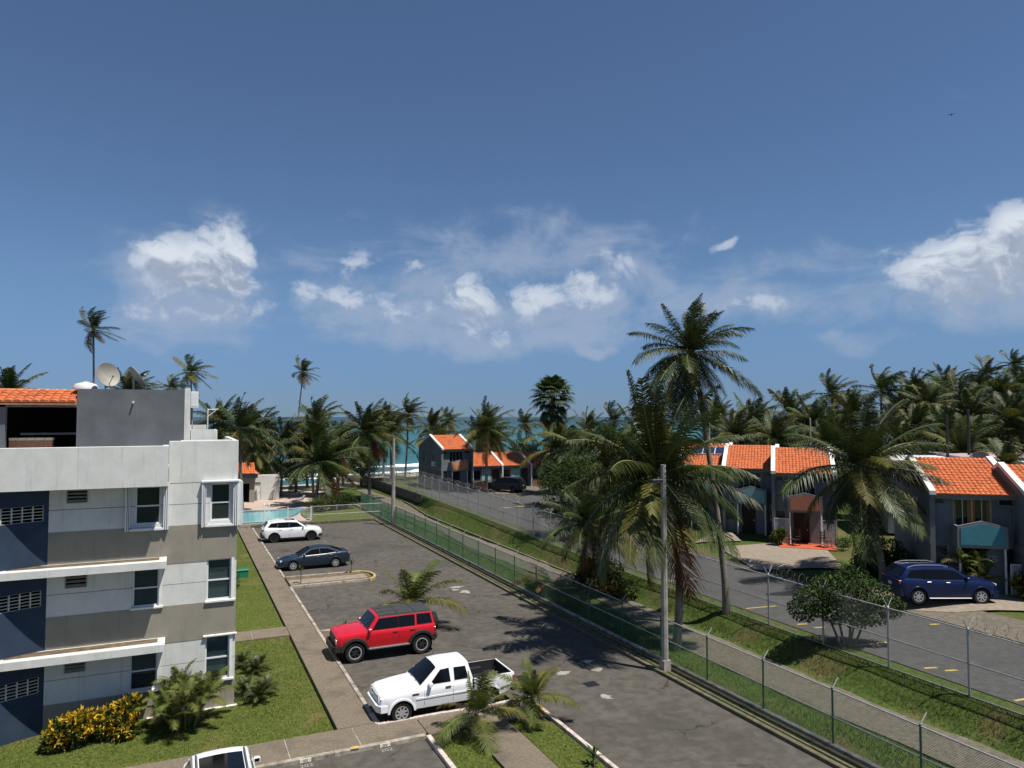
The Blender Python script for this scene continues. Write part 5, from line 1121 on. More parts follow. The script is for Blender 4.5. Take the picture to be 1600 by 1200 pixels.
TPL = {'lush': crown(50, 86, -56, .42, 1.25, .22, 96, .25, .0095, 'frond', 1, .16, 3, 1.0, .95), 'lush2': crown(46, 86, -52, .45, 1.2, .25, 94, .25, .0095, 'frond', 2, .14, 3, .9),
       'tall': crown(46, 90, -64, .5, 1.1, .55, 94, .25, .0095, 'frond', 3, .16, 5, .8), 'windy': crown(24, 86, -34, .3, .85, 1.35, 60, .28, .0145, 'frond_far', 4, .15, 2, .6), 'windy2': crown(25, 82, -44, .3, .85, .9, 60, .28, .0145, 'frond_far', 5, .15, 2, .6),
       'mid1': crown(40, 86, -46, .4, 1.05, .4, 60, .27, .0145, 'frond_far', 6, .16, 3, .8), 'mid2': crown(38, 84, -48, .35, 1.0, .6, 60, .27, .0145, 'frond_far', 7, .18, 3, .8), 'mid3': crown(40, 86, -42, .45, 1.1, .5, 60, .27, .0145, 'frond_far', 8, .25, 4, .85),
       'young': crown(16, 82, 0, .5, 1.15, .12, 60, .33, .016, 'frond_young', 9, .3, 0, .55, .6), 'young2': crown(15, 84, 2, .45, 1.15, .1, 60, .33, .016, 'frond_young', 10, .3, 0, .55, .6), 'tuft': crown(18, 84, 12, .4, 1.0, .05, 40, .34, .022, 'frond', 12, .1, 0, .5, .7), 'areca': crown(10, 84, 25, .5, 1.25, .06, 44, .35, .02, 'frond_young', 11, .12, 0, .5, .7)}
def place_palm(label, base, top, tpl, L, r0=.16, nuts=0, group=None, name='palm_tree', sway=.3, r1=None, seed=None):
    seed = seed or int(abs(base[0] * 131 + base[1] * 17)) ; r = random.Random(seed); t = thing(name, label, 'palm tree', base, 0, group)
    tp = Vector(top) - Vector(base); h = tp.length; n = 12; P_ = []; sx, sy = r.uniform(-sway, sway), r.uniform(-sway, sway)
    for i in range(n + 1):
        f = i / n; b = math.sin(f * math.pi); P_.append((tp.x * f ** 1.4 + sx * b, tp.y * f ** 1.4 + sy * b, tp.z * f))
    P_[0] = (P_[0][0], P_[0][1], -.25); r1 = r1 or r0 * .62
    MB().tube(P_, [(r0 + (r1 - r0) * min(1, (i / n) * 1.15) ** .7) * (1.35 if i == 0 else 1) * (1 + .06 * (i % 2)) for i in range(n + 1)], 9).build('trunk', 'trunk', t, 60)
    a = r.uniform(-.3, .3) if 'windy' in tpl else r.uniform(-.7, .7); tx, ty = r.uniform(-.14, .14), r.uniform(-.14, .14)
    for me, s_ in TPL[tpl]:
        if r.random() < .13: continue
        link('frond', me, t, tp, (tx + r.uniform(-.1, .1), ty + r.uniform(-.1, .1), a + r.uniform(-.12, .12)), L * s_ * r.uniform(.76, 1.12))
    if nuts:
        nm = MB().lathe([(0, -.13), (.07, -.1), (.1, 0), (.08, .1), (0, .14)], 8).mesh('coconut', 'coconut', 60)
        for k in range(nuts): an = k * 2.4; link('coconut', nm, t, tp + Vector((.22 * math.cos(an), .22 * math.sin(an), -.25 - .12 * (k % 3))))
    else: MB().lathe([(r1 * 1.1, -.5), (r1 * 1.7, -.15), (r1 * 1.3, .2), (0, .35)], 8, 'z', tp).build('crown_shaft', 'trunk', t, 60)
    return t
PALMS = [
 ('palm low before the surf left of the lane wall palm', (17.5, 112, -.2), (17.3, 112, 6.5), 'mid1', 4.6, .2, 0),
 ('palm just behind the top of the far slender pole', (27.5, 101, .8), (27.3, 101, 8.0), 'mid2', 4.6, .2, 0),
 ('palm low behind the far end house gable', (34.0, 101, .9), (34.2, 101, 7.2), 'mid1', 4.4, .2, 0),
 ('palm behind the single storey unit nearest the far end house', (42.5, 104, 1), (42.4, 104, 7.6), 'mid3', 4.4, .2, 0),
 ('palm left of the fan palm skirt', (41.5, 96, 1.2), (41.3, 96, 7.0), 'mid2', 4.2, .2, 0),
 ('dense palm right of the fan palm before the sea', (56.0, 94, 1.2), (56.0, 94, 8.2), 'mid1', 4.6, .2, 0),
 ('dense palm left of the solar panels before the sea', (60.0, 84, 1.3), (60.0, 84, 8.4), 'mid3', 4.6, .2, 0),
 ('green palm overhanging the hidden roofs behind the big drooping palm', (35.0, 55.5, 1.4), (34.8, 55.3, 6.6), 'mid1', 4.4, .2, 0),
 ('second green palm overhanging the hidden roofs behind the big drooping palm', (35.6, 49.6, 1.4), (35.3, 49.2, 6.6), 'mid3', 4.2, .2, 0),
 ('dark palm crown low in front of the sea left of the yellowing pool palm', (9.5, 101, 0), (9.6, 101, 8.6), 'mid2', 4.7, .2, 0),
 ('palm squeezed between the pool house palm and the yellowing palm', (15.8, 96, 0), (15.9, 96, 7.6), 'mid1', 4.7, .2, 0),
 ('dense low palm right of the yellowing pool palm', (19.0, 97.5, 0), (19.0, 97.3, 6.8), 'mid3', 4.5, .2, 0),
 ('palm behind the fan palm leaning to the right', (47.5, 90, 1.4), (48.2, 90, 8.0), 'mid1', 4.7, .2, 0),
 ('palm filling the gap behind the solar panel roof', (50.5, 72, 1.4), (50.6, 72, 8.6), 'mid3', 4.7, .2, 0),
 ('big drooping coconut palm directly behind the concrete light pole', (20.35, 26.7, .1), (19.9, 27.2, 7.8), 'lush', 5.0, .2, 6),
 ('tallest foreground coconut palm rising above the middle townhouse roofs', (24.15, 27.7, 1.0), (23.2, 28.9, 13.7), 'tall', 3.6, .17, 5),
 ('broad coconut palm between the salmon balcony house and the blue SUV', (35.8, 28.2, 1.35), (35.3, 29.0, 7.6), 'lush2', 5.0, .22, 6),
 ('coconut palm in front of the far orange balcony house', (33.6, 80.6, 1.35), (33.9, 81.3, 9.1), 'mid1', 4.6, .2, 5),
 ('coconut palm beside the far end of the lane wall', (21.4, 89.0, .0), (21.1, 89.4, 8.7), 'mid3', 5.2, .22, 5),
 ('low spreading yellowing palm beside the pool deck', (14.6, 87.0, .05), (15.1, 86.6, 5.0), 'mid3', 5.2, .25, 0),
 ('lone tall slim palm standing above the sea horizon at left centre', (18.6, 134.4, -1.5), (19.9, 133.9, 18.6), 'windy', 3.5, .17, 0),
 ('tallest windswept palm rising above the satellite dish', (-9.6, 98, 0), (-9.7, 98, 20.9), 'windy', 3.5, .17, 0),
 ('tall windswept palm right of the grey penthouse', (1.4, 109.4, 0), (1.1, 109.5, 16.7), 'windy2', 3.5, .17, 0),
 ('palm crown showing just over the penthouse between the dishes', (-4.4, 79.2, 0), (-4.5, 79.1, 12.6), 'mid2', 3.6, .17, 0),
 ('full palm crown beside the white roof boxes', (6.2, 83.3, 0), (5.8, 83.2, 9.1), 'mid1', 4.8, .2, 4),
 ('palm crown half hidden behind the white roof boxes', (4.0, 91.8, 0), (4.2, 91.6, 9.9), 'mid2', 4.5, .2, 0),
 ('short ragged palm left of the tall windswept one over the penthouse', (-1.2, 105.3, 0), (-1.3, 105.1, 14.2), 'windy2', 2.7, .16, 0),
 ('palm crown at the left edge above the orange terrace roof', (-13.4, 72.3, 0), (-13.1, 72.0, 12.3), 'mid3', 3.5, .18, 0),
 ('palm crown right under the lone tall slim palm', (18.4, 107, -.1), (18.1, 107.2, 10.2), 'mid2', 4.7, .2, 0),
 ('shaggy palm behind the white pool house', (12.1, 99.3, 0), (12.4, 98.8, 7.4), 'mid3', 4.5, .2, 0),
 ('windswept coconut palm left of the far orange balcony house', (31.0, 106.5, 1.0), (31.4, 106.6, 10.9), 'windy2', 4.2, .18, 5),
 ('first of two small palms behind the far orange roof', (38.3, 114.3, .3), (38.0, 114.6, 8.9), 'mid2', 4.4, .18, 0),
 ('second of two small palms behind the far orange roof', (45.5, 127.8, -.8), (45.7, 127.5, 9.6), 'windy2', 3.6, .18, 0),
 ('palm crown right behind the crown beside the lane wall', (30.6, 118, 0), (30.9, 117.9, 9.6), 'mid1', 4.5, .18, 0),
 ('small windswept palm against the sea left of the fan palm', (52.3, 108, .9), (52.0, 108.2, 9.3), 'windy2', 3.5, .17, 0),
 ('windswept palm between the fan palm and the tallest foreground palm', (54.2, 85.2, 1.4), (54.5, 85.0, 9.9), 'windy2', 3.5, .18, 0),
 ('bright green palm above the leafy tree near the road bend', (36.6, 62.7, 1.4), (36.3, 62.5, 7.2), 'mid3', 4.5, .2, 0),
 ('drooping palm right of the tallest foreground palm', (61.8, 65.5, 1.4), (61.5, 65.3, 9.6), 'mid1', 4.9, .2, 4),
 ('palm with yellowing skirt behind the middle roofs', (71.2, 68.5, 1.4), (70.9, 68.7, 10.8), 'mid3', 4.7, .2, 0),
 ('windswept palm topping the grove left of the broad coconut palm', (78.3, 68.5, 1.4), (78.1, 68.7, 13.5), 'windy2', 4.2, .19, 5),
 ('windswept palm directly above the broad coconut palm crown', (79.4, 62.6, 1.4), (79.6, 62.5, 13.9), 'windy', 4.3, .19, 5),
 ('low palm with yellow fronds between the two black poles', (61.2, 40.4, 1.5), (61.0, 40.2, 7.4), 'mid3', 3.8, .18, 0),
 ('low palm tuft behind the brownish satellite dish', (52.4, 31.4, 1.4), (52.0, 31.2, 7.2), 'mid1', 2.5, .14, 0),
 ('low drooping palm by the lane left of the concrete light pole', (22.4, 38.4, .3), (21.9, 36.9, 4.2), 'lush2', 3.3, .2, 0),
 ('dark palm crown low behind the pool shelter', (8.6, 95.2, 0), (8.9, 98.0, 6.3), 'mid1', 4.3, .2, 0),
 ('palm crown low between the pool palm and the lane wall palm', (22.6, 110.5, -.2), (22.4, 110.8, 6.6), 'mid2', 4.5, .2, 0),
 ('palm below the fan palm at the road bend', (40.0, 75.3, 1.4), (40.3, 75.0, 6.6), 'mid1', 4.3, .2, 0),
 ('palm glimpsed left of the tallest foreground palm trunk', (46.5, 67, 1.4), (46.3, 66.8, 7.4), 'mid2', 4.3, .2, 0),
 ('palm whose drooping fronds hang over the middle row roofs', (55.7, 62.5, 1.4), (56.0, 62.3, 8.3), 'mid2', 4.8, .2, 0),
 ('palm behind the joint of the two middle roofs', (56.5, 56.5, 1.4), (56.3, 56.7, 7.9), 'mid1', 4.5, .2, 0)]
GROVE = [(92.5, 67.6, 13.9, 'mid1', 4.4), (80.1, 56.7, 11.9, 'mid2', 4.2), (108.2, 73.6, 15.2, 'mid1', 4.4), (88.7, 58.3, 12.8, 'windy2', 4.2), (117, 72.8, 17.3, 'windy2', 4.4), (116, 67.8, 18.4, 'windy2', 4.0), (95.3, 57.5, 13.4, 'mid2', 4.2), (101.1, 58.1, 14.0, 'mid1', 4.2),
         (79.9, 51.3, 10.6, 'mid3', 4.2), (78.7, 46.4, 10.0, 'mid1', 4.2), (80.2, 60, 10.6, 'mid2', 4.4), (71.4, 59.7, 10.9, 'mid3', 4.2), (67.9, 62.4, 9.8, 'mid2', 4.2), (67.6, 79, 9.9, 'mid1', 4.2), (99, 68, 13.2, 'mid3', 4.2), (86, 64, 11.8, 'mid1', 4.2), (104, 66, 14.4, 'mid2', 4.2), (85, 50, 9.2, 'mid2', 4.4), (72, 49, 8.6, 'mid1', 4.2), (74, 54, 9.4, 'mid2', 4.2), (95, 62, 12.4, 'windy', 4.2), (90, 52, 11.0, 'mid3', 4.2),
         (64, 57, 7.6, 'mid1', 4.4), (69, 52, 7.4, 'mid2', 4.6), (74, 47, 7.6, 'mid3', 4.6), (84, 46, 8.4, 'mid3', 4.6), (88, 57, 9.4, 'mid1', 4.6), (82, 55, 8.6, 'mid2', 4.6), (97, 53, 10.4, 'mid1', 4.4), (104, 62, 11.6, 'mid3', 4.6), (110, 66, 13, 'mid2', 4.4), (76, 66, 9.4, 'mid2', 4.4), (70, 65, 8.4, 'mid1', 4.4), (63, 66, 7.8, 'mid3', 4.2), (66, 45, 6.6, 'mid2', 4.0)]
LBL = {0: 'grove palm on the skyline just right of the broad coconut palm crown', 2: 'grove palm on the skyline straight above the two black poles', 3: 'windswept grove palm right of the one above the black poles', 4: 'windswept palm second from the right end of the grove skyline', 5: 'highest palm of the right-hand grove, at the right edge of the photo', 7: 'grove palm cut by the right edge below the highest one',
       11: 'grove palm right behind the top of the broad coconut palm', 12: 'grove palm left of the thin pale pole behind the middle townhouses', 13: 'palm right of the tallest foreground palm trunk before the sea', 18: 'low grove palm directly behind the two black poles', 22: 'low grove palm right above the salmon balcony house roof', 23: 'low grove palm above the gap before the teal balcony house roof', 24: 'low grove palm above the ridge of the teal balcony house', 32: 'grove palm left of the thin pale pole, lower one', 33: 'low grove palm behind the roof of the pale teal balcony house'}
for lb, b, tp, tpl, L, r0, nuts in PALMS: place_palm(lb, b, tp, tpl, L, r0, nuts)
for i, (x, y, z, tpl, L) in enumerate(GROVE):
    r = random.Random(i + 50); place_palm(LBL.get(i, 'coconut palm crowded among others in the dense grove at the right'), (x + r.uniform(-1, 1), y + r.uniform(-1, 1), 1.4), (x, y, z), tpl, L * r.uniform(.9, 1.1), .18, 0, None if i in LBL else 'palms of the dense right-hand grove')
# fan palm
def fan_leaf(el, az, seed, mt, dead=False):
    r = random.Random(seed); d = Vector((math.cos(el) * math.cos(az), math.cos(el) * math.sin(az), math.sin(el))); m = MB(); P_ = [Vector((0, 0, 0)), d * .28, d * .55 + Vector((0, 0, -.06))]; m.tube(P_, .012, 4, False); nr = len(m.f)
    t = (P_[2] - P_[1]).normalized(); n = Vector((0, 0, 1)) - t * t.z
    if n.length < .2: n = Vector((math.cos(az), math.sin(az), .2))
    n.normalize(); sd = t.cross(n).normalized(); c = P_[2]
    for k in range(26):
        a = math.radians(-125 + 250 * k / 25) + r.uniform(-.04, .04); q = t * math.cos(a) + sd * math.sin(a); l_ = (.42 + .1 * math.cos(a)) * r.uniform(.85, 1.1) * (.8 if dead else 1); w_ = (t * -math.sin(a) + sd * math.cos(a)) * .03
        md = c + q * l_ * .6 + n * .02; tp = c + q * l_ * .95 + Vector((0, 0, -.22 if not dead else -.35)) * l_
        m.add([c - w_ * .2, c + w_ * .2, md + w_, md - w_, tp], [(0, 1, 2, 3), (3, 2, 4)])
    me = bpy.data.meshes.new('fan_leaf'); me.from_pydata(m.v, [], m.f); me.materials.append(M[mt]); me.materials.append(M['rachis']); me.polygons.foreach_set('material_index', [1] * nr + [0] * (len(m.f) - nr)); return me
t = thing('fan_palm', 'fan palm with a shaggy hanging skirt of old leaves against the sea', 'palm tree', (44.3, 84.0, 1.4)); tp = Vector((.2, .1, 11.9))
MB().tube([(0, 0, -.2), (.1, 0, 6), tuple(tp)], [.34, .26, .24], 9).build('trunk', 'trunk', t, 60)
for i in range(60):
    f = i / 59; dead = i > 38; link('fan_leaf', fan_leaf(math.radians(82 - 150 * f), GA * i, 300 + i, 'frond_dead' if i > 50 else ('fan_leaf' if not dead else 'frond_far'), dead), t, tp - Vector((0, 0, max(0, f - .6) * 6.5)), None, 3.3 if not dead else 3.0)
# young palms on the planted islands
for lb, b, tpl, L, h in (('young palm with hanging yellow frond by the pickup truck doors', (9.0, 22.5, .1), 'young', 1.75, .6), ('young palm at the tip of the island behind the pickup truck', (11.2, 22.75, .1), 'young2', 1.65, .65), ('young palm standing right behind the red off-roader', (10.6, 35.4, .1), 'young', 2.7, 1.0), ('small palm in the corner beside the swimming pool', (5.0, 84.6, .1), 'young2', 2.0, .5)):
    place_palm(lb, b, (b[0] + .05, b[1] + .05, b[2] + h), tpl, L, .075, 0, None, 'young_palm', .03)
def areca(label, base, stems, L, h, seed, tpl='areca'):
    r = random.Random(seed); t = thing('areca_palm', label, 'palm', base)
    for k in range(stems):
        a = GA * k; q = .12 + .1 * k ** .5; hh = h * r.uniform(.5, 1.1); tp = Vector((math.cos(a) * q * 2.2, math.sin(a) * q * 2.2, hh)); MB().tube([(math.cos(a) * q, math.sin(a) * q, -.1), tuple(tp * .5 + Vector((math.cos(a) * q * .3, math.sin(a) * q * .3, 0))), tuple(tp)], .035, 6).build('stem', 'rachis', t)
        rz0 = r.uniform(0, 6.28)
        for me, s_ in TPL[tpl]: link('frond', me, t, tp, (math.sin(a) * -.2, math.cos(a) * .2, rz0), L * s_ * r.uniform(.8, 1.1))
    return t
areca('bushy areca palm clump against the beige wall of the apartment block', (.28, 27.05, .08), 9, 1.0, 1.0, 5)
areca('small palm clump behind the roof of the blue SUV', (37.1, 24.1, G0), 4, 1.1, 1.6, 6)
areca('small dark spiky palm on the lawn farther from the building corner', (2.85, 31.9, .08), 3, .62, .22, 7, 'tuft'); areca('small dark spiky palm on the lawn nearer to the building corner', (2.75, 28.75, .08), 3, .7, .25, 8, 'tuft')
areca('leafy tropical clump behind the brownish satellite dish', (54.0, 30.5, 1.4), 6, 1.9, 4.4, 9)
# dry fronds lying in the lane
t = thing('dry_frond_pile', 'heap of brown dry palm fronds under the low drooping palm', 'fronds', (21.3, 37.0, .35)); r = random.Random(8); dm = [frond_mesh(GA * k, math.radians(20), .8, .1, 30, .24, .016, ('frond_dead' if k % 3 else 'frond_yellow', 'rachis_dead'), 700 + k) for k in range(6)]
for k in range(16): link('frond', dm[k % 6], t, (r.uniform(-1.6, 1.4), r.uniform(-2.2, 2.2), r.uniform(.1, .5)), (r.uniform(-.2, .2), r.uniform(-.2, .2), r.uniform(0, 6.28)), r.uniform(1.6, 2.4))
# leafy shrubs and trees
def leaves(clumps, n, size, seed, asp=.45, up=.35, rosette=0):
    r = np.random.default_rng(seed); cs = np.array(clumps); wts = cs[:, 3] ** 2; idx = r.choice(len(cs), n, p=wts / wts.sum()); d = r.normal(size=(n, 3)); d /= np.linalg.norm(d, axis=1)[:, None]; rad = r.uniform(.25, 1, n) ** .45
    c = cs[idx, :3] + d * (cs[idx, 3] * rad)[:, None] * np.array([1, 1, .8])
    if rosette:
        c = np.repeat(c, rosette, 0); d = np.repeat(d, rosette, 0); a = r.normal(size=c.shape) * .75 + d * .8 + np.array([0, 0, .55])
    else: a = r.normal(size=c.shape) + d * .6 + np.array([0, 0, -.15])
    a /= np.linalg.norm(a, axis=1)[:, None]; nn = r.normal(size=c.shape) + np.array([0, 0, up * 4]); b = np.cross(a, nn); b /= np.linalg.norm(b, axis=1)[:, None]; s_ = (size * r.uniform(.6, 1.25, len(c)))[:, None]; up_ = np.cross(b, a)
    base = c if rosette else c - a * s_ * .5
    V = np.stack([base, base + a * s_ * .45 + b * s_ * asp * .5 + up_ * s_ * .06, base + a * s_, base + a * s_ * .45 - b * s_ * asp * .5 + up_ * s_ * .06], 1).reshape(-1, 3); F = np.arange(len(V)).reshape(-1, 4)
    m = MB(); m.v = V.tolist(); m.f = F.tolist(); return m
def shrub(label, loc, clumps, n, size, mats_, seed, asp=.45, rosette=0, name='shrub', cat='shrub', trunks=None, rz=0, group=None):
    t = thing(name, label, cat, loc, rz, group)
    for k, (mt, fr) in enumerate(mats_): leaves(clumps, int(n * fr), size, seed + k, asp, rosette=rosette).build('foliage' if name == 'shrub' else 'crown', mt, t)
    r = random.Random(seed)
    for (x, y, z) in (trunks or [(c[0], c[1], c[2]) for c in clumps[:5]]):
        MB().tube([(x * .15, y * .15, -.15), (x * .5 + r.uniform(-.1, .1), y * .5 + r.uniform(-.1, .1), z * .5), (x, y, z)], [.06 if name != 'shrub' else .025, .045 if name != 'shrub' else .018, .015], 6).build('trunk' if name != 'shrub' else 'stem', 'bark', t)
    return t
shrub('yellow and green croton bush against the beige wall, the nearer left one', (-3.0, 26.95, .08), [(-.1, 0, .5, .52), (.35, .1, .6, .5), (-.4, -.1, .35, .4), (.1, -.2, .75, .38)], 330, .2, [('leaf_yellow', .95), ('leaf_dark', .55)], 21, .3, 6)
shrub('taller yellow croton bush left of the areca palm clump', (-1.65, 27.15, .08), [(0, 0, .6, .55), (.3, .05, .85, .42), (-.35, 0, .5, .45), (.1, -.2, .35, .45)], 330, .2, [('leaf_yellow', .95), ('leaf_dark', .55)], 23, .3, 6)
shrub('yellow leaved bush before the lattice at the right edge', (38.5, 22.3, G0), [(0, 0, .75, .6), (.4, 0, .5, .55), (-.3, -.2, .45, .45)], 260, .24, [('leaf_yellow', .6), ('leaf_dark', .7)], 25, .3, 6)
shrub('variegated pale green pot plant left of the rocking chair', porch(.35, -1.5), [(0, 0, .6, .42), (.15, 0, .85, .3), (-.2, .1, .4, .3)], 170, .26, [('leaf_mid', .7), ('frond_yellow', .4)], 27, .35, 6)
shrub('dark dense shrubs at the foot of the broad coconut palm', (36.6, 29.2, G0), [(0, 0, .8, .9), (.9, -.6, .9, .9), (-.6, .5, .6, .8), (1.4, .4, 1.2, 1.0), (.4, 1.0, 1.1, .9)], 3200, .2, [('leaf_dark', 1)], 61)
shrub('dark bush mass in the lane under the low drooping palm', (22.6, 35.6, .3), [(0, 0, .6, .95), (-.3, 1.4, .7, 1.0), (.3, 2.6, .8, 1.0), (.2, -1.2, .5, .8), (-.9, .4, .4, .7), (-.9, 2.0, .4, .7), (.8, 1.2, 1.1, .8)], 4800, .2, [('leaf_dark', .85), ('frond_dead', .15)], 63)
shrub('dark low shrub at the right end of the red patio', porch(4.3, -1.9), [(0, 0, .4, .5), (.5, .1, .35, .45)], 500, .14, [('leaf_dark', 1)], 29)
shrub('dark clipped shrub beside the building, nearer one', (2.75, 45.2, .08), [(0, 0, .7, .6), (.1, .1, 1.15, .45)], 900, .12, [('leaf_dark', .7), ('leaf_mid', .3)], 31); shrub('dark clipped shrub beside the building near the green box', (2.95, 49.6, .08), [(0, 0, .6, .55), (0, .1, 1.0, .45)], 900, .12, [('leaf_dark', .7), ('leaf_mid', .3)], 33)
shrub('yellow-green bush behind the far chain-link fence', (14.0, 81.0, .05), [(0, 0, .9, 1.0), (-.8, .2, .7, .8), (.8, .3, 1.1, .9)], 1700, .26, [('leaf_mid', .6), ('frond_yellow', .4)], 35, .35); shrub('dark green bush with pale flowers behind the far chain-link fence', (16.6, 82.3, .05), [(0, 0, 1.0, 1.2), (.9, .2, .9, 1.0), (-.7, -.6, .6, .8)], 2200, .2, [('leaf_dark', 1)], 37)
t = shrub('spreading leafy tree with several thin trunks at the roadside fence', (25.15, 21.6, 1.0), [(-1.2, .6, 1.9, .85), (-.5, .3, 2.4, .85), (.3, .0, 2.7, .8), (.9, -.5, 2.2, .8), (1.5, -.8, 1.7, .65), (.2, -.3, 1.5, .85), (-.6, .2, 1.5, .7), (1.0, -.4, 1.4, .7), (-1.5, .9, 1.5, .65), (.7, .2, 1.2, .55)], 8200, .14, [('leaf_dark', .6), ('leaf_mid', .4)], 41, .5, 0, 'leafy_tree', 'tree', [(-1.2, .6, 2.0), (-.4, .3, 2.4), (.5, 0, 2.6), (1.1, -.6, 2.0), (.3, -.3, 1.6)])
shrub('broad dark leafy tree at the road bend left of the big palm', (27.4, 47.4, 1.3), [(-.6, -.6, 1.4, 1.3), (1.2, -2.0, 1.6, 1.4), (2.6, -2.6, 3.0, 1.5), (-1.0, 1.2, 1.6, 1.3), (.5, 1.0, 6.0, 1.4), (-1.2, 2.0, 4.8, 1.4), (2.6, .2, 3.6, 1.5), (3.2, -1.4, 4.4, 1.4), (0, 0, 4.2, 1.7), (-1.5, 1.0, 3.6, 1.4), (1.5, -.9, 3.4, 1.5), (.2, .6, 5.2, 1.3), (-.8, -.3, 2.4, 1.2), (1.6, .6, 4.6, 1.2), (-2.0, 1.3, 2.2, .9), (.8, -1, 2.0, 1.1), (2.2, -1.6, 2.5, 1.2)], 17000, .17, [('leaf_dark', .6), ('leaf_mid', .4)], 43, .5, 0, 'leafy_tree', 'tree', [(-1.2, .8, 3.4), (1.2, -.7, 3.2), (.1, .2, 4.6), (1.4, .5, 4.2)])
BT = leaves([(0, 0, 3.2, 2.0), (1.6, .4, 2.7, 1.5), (-1.6, -.2, 2.8, 1.6), (.3, 1.5, 3.4, 1.5), (.2, -1.4, 2.6, 1.5), (-.6, .3, 4.6, 1.3), (.9, -.4, 4.3, 1.2)], 4200, .3, 77, .5).mesh('crown', 'leaf_dark'); BT2 = leaves([(0, 0, 3.0, 2.1), (1.8, -.3, 2.6, 1.4), (-1.5, .5, 2.6, 1.5), (-.3, -1.6, 3.0, 1.4), (.5, .6, 4.4, 1.5)], 4000, .28, 78, .5).mesh('crown', 'leaf_mid')
TR = MB().tube([(0, 0, -.3), (.1, 0, 1.5), (0, .1, 3.2)], [.22, .16, .08], 7).mesh('trunk', 'bark', 60)
BTS = [(55.5, 46.5, 1, 'dark round tree behind the broad coconut palm'), (60.0, 43.0, 1.1, 'dense dark tree behind the right-hand townhouse ridge'), (57.0, 58.0, .9, 'dark tree behind the joint of the middle roofs'), (66.0, 52.0, 1.1, 'green tree below the windswept palm of the grove'), (67.0, 38.0, 1.0, 'dark tree beyond the two black poles'), (52.5, 27.5, .7, 'green tree at the right edge behind the cut-off townhouse'), (44.0, 68.5, .9, 'dark tree left of the tallest foreground palm'), (36.0, 66.0, .9, 'dark tree right of the black SUV'), (59.0, 68.0, 1., 'dark tree behind the drooping palm'), (14.5, 103, 1.1, 'dark sea grape tree behind the white pool house'), (5.5, 98.5, 1.2, 'dark tree behind the pool shelter'), (27.0, 116, 1.1, 'dark beach tree left of the far end house'), (40.0, 118, 1.1, 'dark beach tree behind the far end house'), (20.5, 104, 1.0, 'dark beach tree behind the yellowing pool palm'), (84.0, 44.0, 1.4, 'dark tree at the right end of the grove'), (76.0, 63.0, 1.3, 'dark tree under the grove skyline'), (70.0, 57.0, 1.3, 'dark tree in the middle of the grove behind the broad coconut palm'), (86.0, 52.0, 1.5, 'dark tree right of the middle of the grove'), (97.0, 60.0, 1.7, 'tallest dark tree deep inside the grove'), (64.0, 62.0, 1.2, 'dark tree at the left end of the grove'), (11.0, 108.0, 1.1, 'dark beach tree left of the lone tall slim palm'), (24.5, 107.0, 1.0, 'dark beach tree behind the palm beside the lane wall'), (46.0, 96.0, 1.1, 'dark tree behind the fan palm'), (50.0, 78.0, 1.1, 'dark tree right of the fan palm'), (34.6, 52.5, 1.05, 'green tree hiding the townhouse left of the solar panels'), (33.8, 58.0, 1.05, 'dark tree farther along the hidden roofs')]
for i, (x, y, s_, lb) in enumerate(BTS):
    t = thing('leafy_tree', lb, 'tree', (x, y, max(-1, gz(x, y))), i * 1.3); link('crown', BT if i % 3 else BT2, t, None, None, s_); link('trunk', TR, t, None, None, s_)
UND = leaves([(x, y, z, 1.5) for x, y, z in [(k * 2.2, random.Random(k).uniform(-2, 2), random.Random(k + 9).uniform(.6, 2.2)) for k in range(26)]], 15000, .32, 90, .5)
o = stuff(UND.build('undergrowth', 'leaf_dark')); o.location = (62, 60, 1.4); o.rotation_euler = (0, 0, math.radians(-32)); tag(o, 'dark undergrowth filling the foot of the right-hand palm grove', 'undergrowth')
# little plants on the first island
def spiky(label, loc, h, n, l_, seed):
    r = random.Random(seed); t = thing('spiky_plant', label, 'plant', loc); MB().tube([(0, 0, -.1), (.03, .02, h * .5), (0, 0, h)], [.04, .03, .025], 6).build('stem', 'bark', t); 
    for k in range(n):
        a = GA * k; e = math.radians(80 - 70 * k / n); q = Vector((math.cos(e) * math.cos(a), math.cos(e) * math.sin(a), math.sin(e))); sd = q.cross(Vector((0, 0, 1))).normalized() * .035; l2 = l_ * r.uniform(.75, 1.15); b = Vector((0, 0, h - .08 * k / n)); md = b + q * l2 * .55; tp = b + q * l2 + Vector((0, 0, -.25 * l2))
        MB().add([b - sd * .4, b + sd * .4, md + sd, md - sd, tp, b + Vector((0, 0, -.01)), md + Vector((0, 0, -.015))], [(0, 1, 2, 3), (3, 2, 4), (1, 0, 5), (5, 6, 2, 1), (0, 3, 6, 5), (3, 4, 6), (6, 4, 2)]).build('leaf', 'leaf_mid', t)
spiky('small spiky plant at the walk end of the yellow-tipped island', (6.95, 46.75, .1), .85, 14, .5, 1); spiky('small spiky plant near the yellow tip of the island', (10.5, 48.6, .1), .6, 14, .6, 2); spiky('low orange-tipped plant before the nose of the red off-roader', (7.4, 35.5, .1), .25, 14, .5, 3)
spiky('yellow-green plant cut by the bottom edge at the island kerb', (11.4, 19.0, .1), .25, 16, .5, 4)
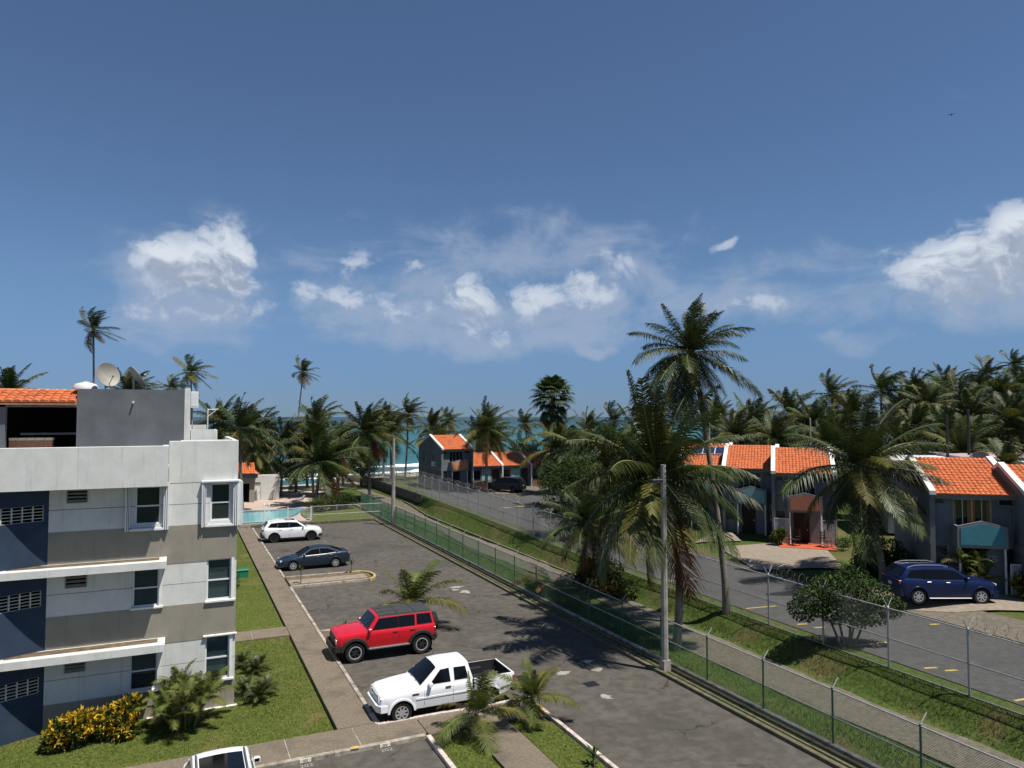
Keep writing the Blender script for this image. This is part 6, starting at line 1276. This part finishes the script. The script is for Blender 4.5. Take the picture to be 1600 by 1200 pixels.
# grass blades
def blades(name, pts, h, seed, label):
    r = np.random.default_rng(seed); p = np.array(pts); n = len(p); a = r.uniform(0, 6.28, n); hh = h * r.uniform(.5, 1.3, n); w_ = .011 * r.uniform(.7, 1.5, n); lx, ly = r.normal(0, .4, n) * hh, r.normal(0, .4, n) * hh
    V = np.stack([p + np.stack([np.cos(a) * w_, np.sin(a) * w_, 0 * a], 1), p - np.stack([np.cos(a) * w_, np.sin(a) * w_, 0 * a], 1), p + np.stack([lx, ly, hh], 1)], 1).reshape(-1, 3)
    me = bpy.data.meshes.new(name); me.vertices.add(3 * n); me.vertices.foreach_set('co', V.ravel()); me.loops.add(3 * n); me.loops.foreach_set('vertex_index', np.arange(3 * n)); me.polygons.add(n); me.polygons.foreach_set('loop_start', np.arange(0, 3 * n, 3)); me.update(calc_edges=True); me.materials.append(M['blade']); o = stuff(link(name, me)); tag(o, label, 'grass')
g = np.random.default_rng(4); L_ = []
for (x0, x1, y0, y1, d) in [(-6, 4.8, 24.7, 35.9, 420), (1.95, 4.8, 37.6, 70, 160), (7.62, 8.84, 17, 22.8, 420), (10.4, 11.7, 17, 22.8, 420)]:
    k = int((x1 - x0) * (y1 - y0) * d); q = np.stack([g.uniform(x0, x1, k), g.uniform(y0, y1, k), np.full(k, .083)], 1); L_.append(q[~((q[:, 0] < 1.95) & (q[:, 1] > 28.1))])
blades('lawn_grass', np.concatenate(L_), .042, 1, 'short mown grass blades on the lawns by the walks')
k = 90000; xx_ = g.uniform(18.95, 24.3, k); yy_ = 8 + 80 * g.uniform(0, 1, k) ** 1.6; keep = ~((xx_ > 20.9) & (xx_ < 22.9)) | (g.uniform(0, 1, k) < .06)
blades('bank_grass', [(x, y, gz(x, y) - .01) for x, y in zip(xx_[keep], yy_[keep])], .11, 2, 'rough grass on the bank and strip between the two fences')

# bird high over the grove
bd = thing('bird', 'tiny dark bird gliding in the sky at the upper right', 'bird', (58.97, 38.95, 36.1), .6)
MB().lathe([(0, -.16), (.035, -.08), (.045, 0), (.03, .1), (0, .18)], 8, 'x').build('body', 'metal_black', bd, 60)
for sg in (1, -1): MB().add([(-.05, 0, .02), (.06, 0, .02), (.05, sg * .22, .09), (-.03, sg * .2, .09), (.0, sg * .42, .05), (-.05, 0, .005), (.06, 0, .005)], [(0, 1, 2, 3), (3, 2, 4), (5, 6, 2, 3)]).build('wing', 'metal_black', bd)
MB().add([(-.15, -.02, 0), (-.15, .02, 0), (-.26, .06, 0), (-.26, -.06, 0), (-.15, 0, .015)], [(0, 1, 2, 3), (0, 4, 3), (1, 4, 2)]).build('tail', 'metal_black', bd)
